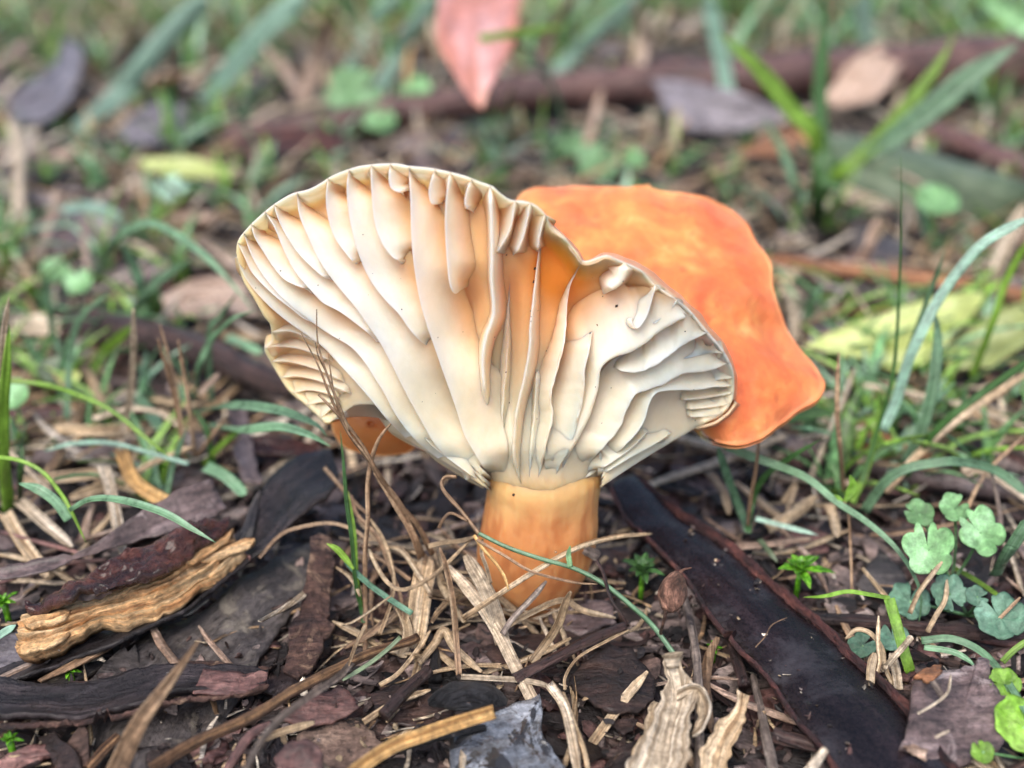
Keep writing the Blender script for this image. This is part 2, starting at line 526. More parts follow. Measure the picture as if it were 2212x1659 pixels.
def flesh_mat(name, top=False):
    m, t, b = new_mat(name)
    L = t.links.new
    tc = t.nodes.new('ShaderNodeTexCoord')
    at = N_(t, 'ShaderNodeAttribute', attribute_name='Col')
    n = N_(t, 'ShaderNodeTexNoise', Scale=1.6 if not top else 1.7, Detail=6.0, Roughness=.6, Distortion=.4)
    L(tc.outputs['Object'], n.inputs['Vector'])
    if top:
        c = ramp(t, n.outputs[0], [(.34, (.50, .07, .03)), (.43, (.66, .13, .045)), (.52, (.70, .18, .055)), (.60, (.74, .26, .075)), (.70, (.8, .4, .14))])
        n3 = N_(t, 'ShaderNodeTexNoise', Scale=3.4, Detail=4.0, Roughness=.6)
        L(tc.outputs['Object'], n3.inputs['Vector'])
        f = ramp(t, n3.outputs[0], [(.58, (0, 0, 0)), (.72, (.7, .7, .7))])
        c = mixc(t, f, c, (.46, .06, .035))
        c = mixc(t, .22, c, at.outputs[0])
    else:
        g = ramp(t, n.outputs[0], [(.3, (.86, .84, .8)), (.65, (1.06, 1.05, 1.04))])
        c = mixc(t, 1.0, at.outputs[0], g, 'MULTIPLY')
    L(c, b.inputs['Base Color'])
    b.inputs['Roughness'].default_value = .42 if not top else .3
    b.inputs['Specular IOR Level'].default_value = .4
    b.inputs['Subsurface Weight'].default_value = .9 if not top else .25
    b.inputs['Subsurface Radius'].default_value = (.9, .6, .4)
    b.inputs['Subsurface Scale'].default_value = .3 if not top else .2
    nf = N_(t, 'ShaderNodeTexNoise', Scale=18.0 if not top else 6.0, Detail=8.0, Roughness=.7)
    mp = N_(t, 'ShaderNodeMapping'); mp.inputs['Scale'].default_value = (1, 1, 1) if not top else (1, .5, 1.6)
    L(tc.outputs['Object'], mp.inputs[0]); L(mp.outputs[0], nf.inputs['Vector'])
    bp = N_(t, 'ShaderNodeBump', Strength=.25 if not top else .45, Distance=.012 if not top else .06)
    L(nf.outputs[0], bp.inputs['Height']); L(bp.outputs[0], b.inputs['Normal'])
    return m


M['soil'] = soil_mat()
M['flesh'] = flesh_mat('cream gill flesh')
M['captop'] = flesh_mat('orange cap skin', True)
mm, t_, b_ = new_mat('dark speck'); b_.inputs['Base Color'].default_value = (.02, .01, .008, 1); M['speck'] = mm
mm, t_, b_ = new_mat('water drop'); b_.inputs['Base Color'].default_value = (1, 1, 1, 1); b_.inputs['Transmission Weight'].default_value = 1; b_.inputs['Roughness'].default_value = .02; b_.inputs['IOR'].default_value = 1.33; M['drop'] = mm

# ------------------------------------------------------------------ ground
def ground():
    xs = np.concatenate([[-9000, -2000, -500, -150], np.linspace(-60, 60, 161), [150, 500, 2000, 9000]])
    ys = np.concatenate([[-9000, -1000, -100, -10], np.linspace(3, 90, 141), [150, 500, 2000, 9000]])
    V, Fc = [], []
    for y in ys:
        for x in xs:
            z = -.12
            if abs(x) < 61 and 2 < y < 91:
                z += .16 * nz((x, y, 0), .35, 3) + .10 * nz((x, y, 0), .9, 8)
            V.append((x, y, z))
    k = len(xs)
    for j in range(len(ys) - 1):
        for i in range(k - 1):
            a = j * k + i
            Fc.append((a, a + 1, a + k + 1, a + k))
    o = build('ground', V, Fc, M['soil'], center=False)
    tag(o, 'dark damp soil under the leaf litter', 'ground', kind='structure')


ground()

# ------------------------------------------------------------------ the mushroom
RIM = [(1045, 1052), (1011, 1035), (973, 1012), (943, 993), (916, 970), (882, 955), (844, 932), (817, 898), (795, 880), (770, 874), (740, 892), (707, 913),
       (684, 894), (658, 871), (623, 841), (602, 809), (583, 777), (571, 751), (586, 735), (583, 697), (570, 681), (551, 646), (528, 610), (519, 585),
       (511, 546), (515, 518), (535, 492), (557, 470), (592, 441), (631, 418), (666, 409), (695, 394), (717, 380), (743, 369), (775, 359), (816, 354),
       (855, 353), (883, 358), (925, 362), (967, 370), (1005, 380), (1031, 390), (1063, 402), (1082, 418), (1104, 431), (1133, 434), (1159, 444),
       (1181, 466), (1190, 492), (1219, 514), (1246, 544), (1262, 564), (1308, 551), (1331, 559), (1383, 582), (1413, 612), (1454, 641), (1491, 671), (1525, 712),
       (1558, 750), (1581, 791), (1586, 828), (1581, 865), (1558, 895), (1529, 910), (1502, 918), (1476, 907), (1466, 935), (1445, 955), (1400, 978), (1350, 1000),
       (1318, 1022), (1302, 1045)]
NR = 320
RIMS = smooth_path(RIM, NR)
RA = np.array([q[:2] for q in RIMS])
SEG0, SEG1 = 60, 300   # part of the outline that is real rim (the rest is where the cone turns away)


def rim_dist(x, y):
    d = np.hypot(RA[50:285, 0] - x, RA[50:285, 1] - y)
    return float(d.min())


def D0(x, y):
    """distance of the gill edges"""
    s = sm((1075 - y) / 760.0) * .95 + .05 * (1075 - y) / 760
    X = (x - 1130) * .0042
    d = 9.92 - .95 * s + .115 * X * X
    d += .35 * sm((y - 640) / 170) * sm((820 - x) / 170)           # lower left lobe lies further back
    d += .25 * sm((x - 1340) / 220) * sm((y - 700) / 150)
    d += .10 * math.exp(-((x - 1215) / 70) ** 2) * sm((800 - y) / 200)  # fold under the tear
    k = sm((y - 965) / 85)                                          # runs on to the stem
    if k > 0:
        o_ = Vector((0, 0, H)); r_ = P(x, y, 1.0) - o_
        hit = STEM_TREE.ray_cast(o_, r_.normalized())[0]
        if hit is not None:
            ds = (hit - o_).dot(Vector((0, CT, -ST))) + .07 * sm((y - 1056) / 30) - .05 * (1 - sm((y - 1020) / 50)) + .015 * nz((x * .04, y * .04, 0), 1, 2)
            d = d * (1 - k) + ds * k
    return d


def hg(x, y):
    dr = rim_dist(x, y)
    ds = math.hypot(x - 1160, (y - 1075) * 1.0)
    deep = .26 * math.exp(-(((x - 1015) / 42) ** 2)) * sm((y - 560) / 90) * sm((960 - y) / 120)
    deep += .20 * math.exp(-(((x - 1250) / 45) ** 2)) * sm((y - 600) / 80) * sm((900 - y) / 120)
    deep += .12 * math.exp(-(((x - 1100) / 24) ** 2)) * sm((y - 560) / 80) * sm((980 - y) / 120)
    return deep + .255 * sm(dr / 46 + .03) * (.03 + .97 * sm((ds - 20) / 300))


def DF(x, y):
    return D0(x, y) + hg(x, y)


CREAM = np.array((.78, .69, .585)); PEACH = np.array((.76, .44, .21)); ORANGE = np.array((.76, .26, .035)); YEL_SHADE = np.array((.50, .42, .26)); LEMON = np.array((.86, .56, .30))


def flesh_col(x, y, v, rim=0.0):
    """pigment and painted shade: cream edges, peach in the troughs, yellowish and darkened as shade towards the stem, orange by the tear; v 0 at the root, 1 at the edge"""
    dr = rim_dist(x, y)
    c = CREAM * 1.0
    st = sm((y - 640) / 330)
    trough = PEACH * (1 - st) + YEL_SHADE * st
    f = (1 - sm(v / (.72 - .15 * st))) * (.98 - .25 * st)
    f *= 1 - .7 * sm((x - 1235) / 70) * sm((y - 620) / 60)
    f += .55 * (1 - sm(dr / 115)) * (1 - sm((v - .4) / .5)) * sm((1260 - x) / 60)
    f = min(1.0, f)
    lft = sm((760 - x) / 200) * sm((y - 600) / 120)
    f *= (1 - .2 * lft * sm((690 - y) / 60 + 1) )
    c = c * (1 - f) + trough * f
    c = c * (1 - .75 * st) + (CREAM * .3 + YEL_SHADE * .7) * .75 * st  # shade of the lower gills painted in: yellower and darker towards the stem
    tear = math.exp(-(((x - 1215) / 75) ** 2 + ((y - 575) / 70) ** 2)) * 1.5 + .35 * math.exp(-(((x - 1200) / 85) ** 2 + ((y - 690) / 110) ** 2))
    tear = min(1, tear) * (1 - .75 * sm(v))
    c = c * (1 - tear) + ORANGE * tear
    lo = math.exp(-(((x - 640) / 95) ** 2 + ((y - 790) / 80) ** 2)) * .55 * (1 - .5 * v)
    c = c * (1 - lo) + PEACH * lo
    r = (1 - sm(dr / 24)) * .6
    c = c * (1 - r) + LEMON * r
    b = sm((y - 1012) / 50) * .9
    c = c * (1 - b) + np.array((.66, .40, .17)) * b
    return c


mush = empty('mushroom', G(1150, 1320, 0), 'upturned orange mushroom with wavy cream gills and a short orange stem', 'mushroom')


def stem():
    rows = [(1172, 930, 10.45, 90), (1172, 975, 10.47, 112), (1172, 1015, 10.5, 125), (1171, 1050, 10.56, 122), (1167, 1090, 10.65, 121), (1162, 1140, 10.78, 125), (1156, 1190, 10.92, 124),
            (1148, 1235, 11.04, 115), (1142, 1275, 11.15, 98), (1138, 1310, 11.25, 80)]
    rows = smooth_path([(a, b, c, r) for a, b, c, r in rows], 90)
    V, cols, Fc = [], [], []
    seg = 96
    n = len(rows)
    for i, (x, y, d, r) in enumerate(rows):
        c = P(x, y, d)
        rr = r * d / F
        for j in range(seg):
            a = 2 * math.pi * j / seg
            k = 1 + .025 * math.sin(3 * a + i * .05) + .018 * nz((math.cos(a) * 2, math.sin(a) * 2, i * .06), 1.5, 4) + .022 * nz((math.cos(a) * 9, math.sin(a) * 9, i * .03), 1, 9) + .012 * nz((math.cos(a) * 14, math.sin(a) * 14, i * .25), 1, 5)
            V.append(c + Vector((math.cos(a) * rr * k, math.sin(a) * rr * k * .9, 0)) + Vector((0, 0, .0)))
            t = i / (n - 1)
            f = sm((t - .12) / .22)
            f = sm((t - .24 + .12 * nz((math.cos(a) * 2, math.sin(a) * 2, 0), 1.6, 3)) / .22)
            q = np.array((.66, .40, .17)) * (1 - f) + np.array((.68, .31, .12)) * f
            g = sm((nz((math.cos(a) * 3, math.sin(a) * 3, t * 4), 1.3, 2) + .6 * nz((math.cos(a) * 8, math.sin(a) * 8, t * 9), 1.3, 5) + .15) * 2.0)
            q = q * (1 - .5 * g * f) + np.array((.46, .13, .04)) * .5 * g * f
            dt = sm((t - .72) / .28) * sm((nz((math.cos(a) * 4, math.sin(a) * 4, t * 8), 1.2, 8) + .25) * 2)
            q = q * (1 - .6 * dt) + np.array((.12, .06, .03)) * .6 * dt
            cols.append(q)
    for i in range(n - 1):
        for j in range(seg):
            a, b = i * seg + j, i * seg + (j + 1) % seg
            Fc.append((a, a + seg, b + seg, b))
    Fc.append(tuple(range(seg)))
    build('stem', V, Fc, M['flesh'], mush, cols=cols)
    return V, Fc


from mathutils.bvhtree import BVHTree
STEM_TREE = BVHTree.FromPolygons(*stem())


def inner_pt(a):
    ang = math.pi * (1 - a)
    return (1173 + 124 * math.cos(ang), 1050 + 26 * math.sin(ang))


def cap_flesh():
    nv = 46
    V, cols = [], []
    for side in (0, 1):
        for i in range(NR):
            a = i / (NR - 1)
            rx, ry = RA[i]
            ix, iy = inner_pt(sm(a) * .4 + a * .6)
            lf = sm((ry - 640) / 140) * sm((930 - rx) / 120)
            cx_ = ix * .5 + rx * .5 - 10 * lf
            cy_ = iy * .42 + ry * .58 - 120 * lf * sm((830 - rx) / 90)
            for j in range(nv + 1):
                t = j / nv
                x = ix * (1 - t) ** 2 + 2 * cx_ * t * (1 - t) + rx * t * t
                y = iy * (1 - t) ** 2 + 2 * cy_ * t * (1 - t) + ry * t * t
                turned = (1 - sm(min(i, NR - 1 - i) / 42)) * t * .6
                d = DF(x, y) + turned
                if side:
                    d += .03 + .22 * (1 - t ** 5)
                V.append(P(x, y, d) + (Vector((0, 0, -.02)) if side and t > .9 else Vector()))
                cols.append(flesh_col(x, y, 0.0) if not side else ORANGE * (1 - sm((t - .8) / .2)) + LEMON * sm((t - .8) / .2))
    k = nv + 1
    o = NR * k
    Fc, mi = [], []
    for i in range(NR - 1):
        for j in range(nv):
            a = i * k + j
            Fc.append((a, a + k, a + k + 1, a + 1)); mi.append(0)
            Fc.append((o + a, o + a + 1, o + a + k + 1, o + a + k)); mi.append(1)
        a = i * k + nv
        Fc.append((a, a + k, o + a + k, o + a)); mi.append(0)
    ob = build('cap', V, Fc, [M['flesh'], M['captop']], mush, cols=cols)
    ob.data.polygons.foreach_set('material_index', mi)
    return ob


cap = cap_flesh()


def gill(E, offs, n=44, hmul=1.0, th=.009, base=.10, wob=0.0, ends=(.06, .12), lift=0.0, brown=0.0, om=1.0):
    x0, y0 = E[0]
    dd_ = np.hypot(RA[50:285, 0] - x0, RA[50:285, 1] - y0); i_ = int(dd_.argmin())
    if dd_[i_] < 32: E = [(x0 + (RA[50 + i_, 0] - x0) * .9, y0 + (RA[50 + i_, 1] - y0) * .9)] + E[1:]
    E = smooth_path(E, n)
    offs = np.array(offs, float) * om
    V, cols, Fc = [], [], []
    lv = [0, .12, .28, .46, .64, .8, .9, .96, 1.0]
    prof = [(v, -1) for v in lv] + [(v, 1) for v in lv[::-1]]
    pts = []
    sd = rnd.uniform(0, 60)
    for i in range(n):
        t = i / (n - 1)
        ex, ey = float(E[i][0]), float(E[i][1])
        if wob:
            ex += wob * (nz((t * 16, 0, 0), 1, sd) + .6 * nz((t * 40, 0, 0), 1, sd)); ey += wob * .8 * nz((t * 22, 7, 0), 1, sd)
        q = t * (len(offs) - 1)
        k = min(int(q), len(offs) - 2)
        of = offs[k] + (offs[k + 1] - offs[k]) * sm(q - k)
        env = sm(t / ends[0]) * sm((1 - t) / ends[1])
        rx, ry = ex + of[0], ey + of[1]
        e = P(ex, ey, D0(ex, ey) + hg(ex, ey) * (1 - env * hmul) - lift * env)
        r = P(rx, ry, DF(rx, ry) + .06)
        pts.append((e, r, env, ex, ey, rx, ry))
    for i in range(n):
        e, r, env, ex, ey, rx, ry = pts[i]
        T = (pts[min(n - 1, i + 1)][0] - pts[max(0, i - 1)][0]).normalized()
        U = e - r
        W = T.cross(U)
        W = W.normalized() if W.length > 1e-6 else Vector((1, 0, 0))
        # bow the blade so that the face is gently hollow
        for v, s in prof:
            hw = (th * (.8 + .2 * env) + base * (1 - v) ** 1.8) * (.35 + .65 * env)
            if v > .98: hw *= .3
            elif v > .93: hw *= .75
            elif v > .88: hw *= .93
            c = r + U * (v - .0 * v)
            V.append(c + W * (s * hw))
            x = rx + (ex - rx) * v; y = ry + (ey - ry) * v
            cc = flesh_col(x, y, v)
            if brown and v > .9:
                bb = brown * max(0, nz((ey * .05, ex * .05, 0), 1, sd) + .1) * 2.2
                cc = cc * (1 - min(1, bb)) + np.array((.3, .12, .03)) * min(1, bb)
            cols.append(cc)
    k = len(prof)
    for i in range(n - 1):
        for j in range(k - 1):
            a = i * k + j
            Fc.append((a, a + 1, a + k + 1, a + k))
    Fc.append(tuple(range(k))); Fc.append(tuple((n - 1) * k + j for j in range(k))[::-1])
    o = build('gill', V, Fc, M['flesh'], mush, cols=cols)
    md = o.modifiers.new('sub', 'SUBSURF'); md.levels = 1; md.render_levels = 2
    return o


GILLS = [
    # left fan, long
    dict(E=[(513, 552), (520, 580), (540, 615), (575, 655), (615, 690), (660, 722), (700, 752), (735, 790), (765, 822), (800, 862), (835, 905), (875, 945)], offs=[(2, 0), (34, 2), (44, 6), (40, 0), (34, -8), (20, -6)]),
    dict(E=[(520, 528), (527, 552), (545, 590), (585, 632), (630, 668), (660, 690), (700, 700)], offs=[(4, 0), (34, -2), (36, 0), (20, 0)]),
    dict(E=[(531, 512), (544, 553), (570, 598), (615, 649), (666, 690), (711, 722), (752, 745), (775, 767), (794, 793), (812, 822), (829, 848), (851, 890), (874, 924), (905, 958), (945, 990)],
         offs=[(4, 2), (42, 4), (50, 4), (46, 0), (44, -6), (38, -8), (20, -6)]),
    dict(E=[(547, 486), (551, 514), (570, 546), (589, 575), (615, 604), (656, 622), (676, 626)], offs=[(4, 2), (36, 2), (40, 2), (12, 0)]),
    dict(E=[(573, 458), (592, 489), (615, 546), (640, 591), (679, 636), (698, 655), (730, 671), (762, 694), (794, 719), (822, 747)], offs=[(3, 4), (38, 2), (52, 2), (48, 0), (16, 0)]),
    dict(E=[(596, 442), (602, 476), (621, 514), (646, 550), (679, 582), (704, 601), (722, 604)], offs=[(3, 2), (38, 2), (42, 0), (12, 0)]),
    dict(E=[(643, 420), (646, 463), (666, 514), (691, 566), (730, 620), (768, 665), (794, 703), (819, 738), (835, 767), (853, 802), (871, 838), (886, 867), (912, 913), (935, 955), (965, 989), (1000, 1017)],
         offs=[(3, 4), (54, 4), (66, 2), (64, -4), (60, -8), (48, -10), (24, -8)]),
    dict(E=[(709, 388), (704, 425), (707, 463), (720, 508), (743, 543), (765, 566), (784, 570)], offs=[(3, 2), (40, 2), (44, 0), (2, 0)]),
    dict(E=[(752, 370), (749, 406), (752, 454), (762, 508), (778, 559), (800, 607), (832, 649), (861, 678), (880, 706), (909, 738), (936, 754)], offs=[(3, 4), (50, 4), (60, 2), (54, 0), (36, -6), (4, -4)]),
    dict(E=[(803, 358), (802, 406), (807, 470), (819, 514), (839, 546), (861, 562), (884, 560)], offs=[(3, 2), (38, 2), (44, 0), (2, 0)]),
    dict(E=[(841, 357), (840, 390), (847, 408), (868, 415), (884, 408)], offs=[(3, 2), (24, -2), (4, -4)], n=24, ends=(.2, .25)),
    dict(E=[(885, 362), (887, 438), (888, 502), (893, 566), (906, 646), (922, 703), (941, 758), (958, 807), (981, 871), (1003, 940), (1026, 981), (1049, 1016), (1080, 1042)],
         offs=[(3, 4), (34, 4), (46, 2), (50, -2), (58, -6), (40, -8), (14, -4)], n=60),
    dict(E=[(937, 366), (928, 400), (927, 425), (935, 441), (957, 440)], offs=[(2, 2), (24, 0), (3, -6)], n=24, ends=(.2, .25)),
    dict(E=[(972, 374), (963, 438), (962, 502), (967, 582), (973, 620), (984, 636), (997, 622)], offs=[(2, 2), (20, 2), (24, 0), (4, -10)], lift=.03),
    dict(E=[(1020, 386), (1006, 420), (1006, 445), (1024, 460)], offs=[(2, 2), (22, 0), (4, -6)], n=22, ends=(.2, .25)),
    # centre, seen on edge
    dict(E=[(1056, 402), (1061, 454), (1062, 534), (1062, 607), (1066, 678), (1050, 726), (1043, 774), (1045, 822), (1049, 860), (1058, 896)], offs=[(2, 3), (8, 0), (10, 0), (6, 0), (4, 0)], th=.02, base=.06, lift=.09, wob=2),
    dict(E=[(1110, 434), (1104, 489), (1085, 527), (1066, 556)], offs=[(0, 4), (-14, 0), (-10, 0), (0, -6)], n=28),
    dict(E=[(1146, 444), (1133, 502), (1118, 540), (1108, 552)], offs=[(0, 3), (-12, 0), (0, -6)], n=26),
    dict(E=[(1173, 462), (1166, 508), (1161, 545)], offs=[(0, 3), (-10, 0), (-2, -5)], n=22),
    dict(E=[(1178, 470), (1168, 520), (1158, 590), (1151, 653), (1146, 700), (1144, 750), (1131, 821), (1114, 900), (1110, 970), (1118, 1020), (1128, 1048)], offs=[(0, 2), (4, 0), (10, 0), (12, 0), (10, 0), (2, 0)], th=.016, base=.04, lift=.10, wob=2.5, n=70, brown=.6, ends=(.5, .1)),
    dict(E=[(1100, 600), (1098, 680), (1096, 760), (1090, 840), (1086, 910), (1090, 975)], offs=[(0, 0), (-6, 0), (0, 0)], hmul=.35, wob=3, brown=.5, ends=(.5, .3)),
    dict(E=[(1236, 575), (1229, 630), (1224, 680), (1217, 740), (1207, 790), (1190, 850), (1194, 892), (1180, 955), (1163, 1032)], offs=[(-2, 0), (-20, 0), (-30, 0), (-22, 0), (-4, 0)], wob=5, hmul=.8, th=.014, base=.06, lift=.05, n=60, brown=.8, ends=(.5, .1)),
    # right: faces seen from above the edge
    dict(E=[(1302, 688), (1280, 718), (1272, 765), (1264, 800), (1262, 845), (1252, 898), (1237, 955), (1200, 1028)], offs=[(-6, 0), (-34, -4), (-44, 0), (-34, 0), (-8, 0)], wob=4, th=.014, n=60, brown=1.0, ends=(.22, .1)),
    dict(E=[(1496, 680), (1458, 697), (1420, 720), (1390, 746), (1353, 765), (1319, 776), (1296, 800), (1290, 840), (1275, 895), (1249, 945), (1215, 1012)],
         offs=[(-6, -4), (-30, -62), (-30, -95), (-40, -70), (-46, -10), (-34, 0), (-8, 0)], wob=4, n=64, th=.03),
    dict(E=[(1530, 722), (1480, 744), (1454, 761), (1420, 787), (1379, 804), (1346, 802), (1318, 790)], offs=[(-4, -4), (-8, -48), (-6, -52), (-2, -30), (0, -4)], wob=4, n=50),
    dict(E=[(1572, 782), (1535, 800), (1510, 804), (1473, 808), (1439, 828), (1398, 843), (1372, 854), (1357, 880), (1338, 925), (1315, 955), (1270, 1000)],
         offs=[(-4, -3), (-10, -44), (-14, -52), (-30, -46), (-50, -20), (-40, -6), (-8, 0)], wob=4, n=60),
    dict(E=[(1582, 832), (1545, 836), (1502, 843), (1454, 843), (1422, 848), (1405, 868), (1390, 914), (1361, 952), (1318, 990)], offs=[(-4, -3), (-8, -34), (-20, -30), (-30, -12), (-34, -4), (-8, 0)], wob=3, n=56),
    dict(E=[(1582, 848), (1545, 856), (1505, 862), (1468, 864)], offs=[(-2, -2), (-4, -14), (-2, -10)], n=28, hmul=.6),
    dict(E=[(1576, 872), (1545, 878), (1510, 882), (1480, 884)], offs=[(-2, -2), (-4, -13), (-2, -8)], n=28, hmul=.6),
    dict(E=[(1560, 893), (1535, 898), (1508, 900), (1484, 900)], offs=[(-2, -2), (-4, -12), (-2, -8)], n=26, hmul=.6),
    dict(E=[(1562, 760), (1530, 764), (1495, 772), (1462, 778)], offs=[(-3, -3), (-4, -24), (-2, -16)], n=24, hmul=.6),
    dict(E=[(1583, 812), (1555, 820), (1520, 826), (1480, 828)], offs=[(-3, -3), (-4, -22), (-2, -16)], n=24, hmul=.6),
    dict(E=[(1345, 572), (1340, 605), (1318, 622), (1299, 640)], offs=[(2, 2), (-4, -14), (2, -6)], n=28, ends=(.15, .3), th=.04, lift=.06),
    dict(E=[(1416, 618), (1409, 645), (1398, 682), (1380, 708), (1368, 704), (1357, 678)], offs=[(2, 2), (-22, -6), (-26, -10), (0, -8)], n=34, lift=.05),
    dict(E=[(1462, 652), (1448, 672), (1424, 692), (1404, 704)], offs=[(2, 2), (-14, -16), (-4, -4)], n=26),
    # lower left lobe
    dict(E=[(572, 752), (600, 748), (640, 752), (680, 764), (720, 782)], offs=[(2, -2), (0, -18), (4, -10)], n=26, hmul=.6),
    dict(E=[(584, 778), (620, 780), (660, 790), (705, 806), (745, 826)], offs=[(2, -2), (0, -18), (4, -10)], n=26, hmul=.6),
    dict(E=[(606, 814), (640, 812), (680, 820), (720, 834), (760, 852)], offs=[(2, -2), (0, -16), (4, -8)], n=26, hmul=.6),
    dict(E=[(630, 846), (665, 842), (700, 848), (735, 860)], offs=[(2, -2), (0, -14), (4, -8)], n=24, hmul=.6),
    dict(E=[(588, 716), (625, 715), (665, 730), (705, 748)], offs=[(2, -2), (0, -14), (4, -8)], n=24, hmul=.6),
    dict(E=[(664, 876), (690, 868), (720, 868)], offs=[(2, -2), (0, -10), (2, -3)], n=20, hmul=.6),
    dict(E=[(692, 900), (712, 884), (735, 872)], offs=[(2, -2), (4, -10), (2, -3)], n=20, hmul=.6),
    # low ones running down on to the stem
    dict(E=[(905, 930), (935, 965), (985, 1003), (1030, 1035)], offs=[(6, -4), (22, -14), (4, -4)], n=26, hmul=.6),
    dict(E=[(1160, 800), (1155, 880), (1148, 950), (1143, 1030)], offs=[(4, 0), (6, 0), (2, 0)], n=30, hmul=.45, wob=2),
    dict(E=[(1400, 930), (1365, 968), (1320, 1000), (1260, 1035)], offs=[(-4, -4), (-24, -12), (-4, -2)], n=26, hmul=.6),
    dict(E=[(1450, 935), (1410, 962), (1360, 990), (1300, 1025)], offs=[(-4, -4), (-22, -12), (-4, -2)], n=26, hmul=.5),
]
for g in GILLS:
    if g['E'][0][0] < 1000 and g['E'][0][1] < 560: g['om'] = 1.8
    elif g['E'][0][0] > 1290: g['om'] = 1.5
    if 'brown' in g: g['brown'] *= .35
    if 'wob' in g: g['wob'] *= .6
    gill(**g)


LOBE = [(1118, 428), (1150, 408), (1200, 402), (1290, 400), (1340, 405), (1400, 397), (1412, 408), (1480, 418), (1530, 428), (1580, 449), (1612, 482), (1640, 530), (1665, 570),
        (1670, 620), (1690, 680), (1705, 722), (1740, 768), (1772, 808), (1783, 830), (1770, 860), (1730, 885), (1690, 915), (1650, 943), (1600, 960), (1560, 958), (1522, 944),
        (1495, 920), (1420, 900), (1330, 860), (1250, 780), (1190, 680), (1130, 560), (1108, 480)]


def back_lobe():
    O = smooth_path(LOBE[-3:] + LOBE + LOBE[:4], 400)
    A_ = np.array(LOBE[0]); i0 = min(range(90), key=lambda i: np.hypot(*(O[i] - A_))); i1 = min(range(300, 400), key=lambda i: np.hypot(*(O[i] - A_)))
    O = O[i0:i1]
    k_ = len(O)
    k = len(O)
    OA = np.array(O)
    OS = sum(np.roll(OA, s, 0) * w for s, w in ((s, math.exp(-(s / 16) ** 2)) for s in range(-40, 41))) / sum(math.exp(-(s / 16) ** 2) for s in range(-40, 41))
    cx_, cy_ = 1430, 690
    rings = 34
    V, cols, Fc, mi = [], [], [], []

    def dd(x, y, f):
        t = (960 - y) / 560.0
        d = 10.55 + 1.75 * t + .25 * max(0, (x - 1500) / 300.0)
        d -= .50 * (1 - f ** 2.0)                       # domed
        d += .08 * f ** 7
        an = math.atan2(y - cy_, x - cx_)
        d += (.10 * math.sin(an * 5 + 1) + .06 * math.sin(an * 11)) * f ** 3                                # edge rolls over
        d += .10 * math.exp(-((x - 1690 - (y - 800) * .3) / 45.0) ** 2) * sm((y - 620) / 100)
        return d
    for side in (0, 1):
        for r in range(rings, 0, -1):
            f = r / rings
            for q, qs in zip(OA, OS):
                x = cx_ + (qs[0] - cx_) * f + (q[0] - qs[0]) * f ** 9; y = cy_ + (qs[1] - cy_) * f + (q[1] - qs[1]) * f ** 9
                p = P(x, y, dd(x, y, f))
                h = .05 * nz(p, 1.3, 2) + .035 * nz(p, 3.1, 5) + .014 * nz(p, 8, 6) + .03 * nz((p.x * 1.2, p.y * 4, p.z * 4), 1, 7) * sm((y - 700) / 150) * sm((x - 1450) / 200)
                p += Vector((0, -.5, .85)) * h
                if side: p += Vector((0, .25, -.9)) * (.05 + .28 * (1 - f ** 3))
                V.append(p)
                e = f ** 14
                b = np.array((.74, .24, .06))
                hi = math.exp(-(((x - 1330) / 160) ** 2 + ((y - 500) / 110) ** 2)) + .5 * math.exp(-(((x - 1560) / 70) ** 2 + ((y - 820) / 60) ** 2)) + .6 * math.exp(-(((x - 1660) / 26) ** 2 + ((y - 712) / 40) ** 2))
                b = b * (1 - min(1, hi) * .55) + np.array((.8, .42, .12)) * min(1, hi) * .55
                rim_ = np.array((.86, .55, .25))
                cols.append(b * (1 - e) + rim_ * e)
        p = P(cx_, cy_, dd(cx_, cy_, 0))
        V.append(p + Vector((0, .25, -.9)) * (.33 * side)); cols.append(np.array((.85, .33, .08)))
    S = rings * k + 1
    for side in (0, 1):
        o = side * S
        for r in range(rings - 1):
            for i in range(k):
                a, b = o + r * k + i, o + r * k + (i + 1) % k
                f = (a, b, b + k, a + k)
                Fc.append(f if side else f[::-1]); mi.append(side)
        for i in range(k):
            a, b = o + (rings - 1) * k + i, o + (rings - 1) * k + (i + 1) % k
            Fc.append((a, b, o + rings * k)); mi.append(side)
    for i in range(k):
        Fc.append((i, S + i, S + (i + 1) % k, (i + 1) % k)); mi.append(0)
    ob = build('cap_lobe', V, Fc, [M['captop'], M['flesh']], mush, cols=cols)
    ob.data.polygons.foreach_set('material_index', mi)
    tag(ob, 'bright orange upper side of the cap spreading behind the gills', None)


back_lobe()


def small_lobe():
    """orange underside bulge low behind the left gills"""
    V, Fc, cols = [], [], []
    O = smooth_path([(708, 880), (712, 905), (722, 940), (745, 968), (790, 982), (840, 985), (890, 975), (900, 940), (860, 880), (800, 850), (740, 850), (708, 880)], 61)[:-1]
    k = len(O)
    for side in (0, 1):
        for r in range(12, 0, -1):
            f = r / 12
            for q in O:
                x = 800 + (q[0] - 800) * f; y = 915 + (q[1] - 915) * f
                V.append(P(x, y, 11.0 + .45 * f * f + (.3 * (1 - f ** 4) + .04 if side else 0)))
                cols.append((.62, .25, .08))
    for side in (0, 1):
        o = side * 12 * k
        for r in range(11):
            for i in range(k):
                a, b = o + r * k + i, o + r * k + (i + 1) % k
                Fc.append((a, b, b + k, a + k) if side else (a + k, b + k, b, a))
        Fc.append(tuple(o + 11 * k + i for i in range(k)))
    for i in range(k):
        Fc.append((i, 12 * k + i, 12 * k + (i + 1) % k, (i + 1) % k))
    ob = build('cap_fold', V, Fc, M['flesh'], mush, cols=cols)
    tag(ob, 'dull orange fold of the cap low behind the left gills', None)


small_lobe()


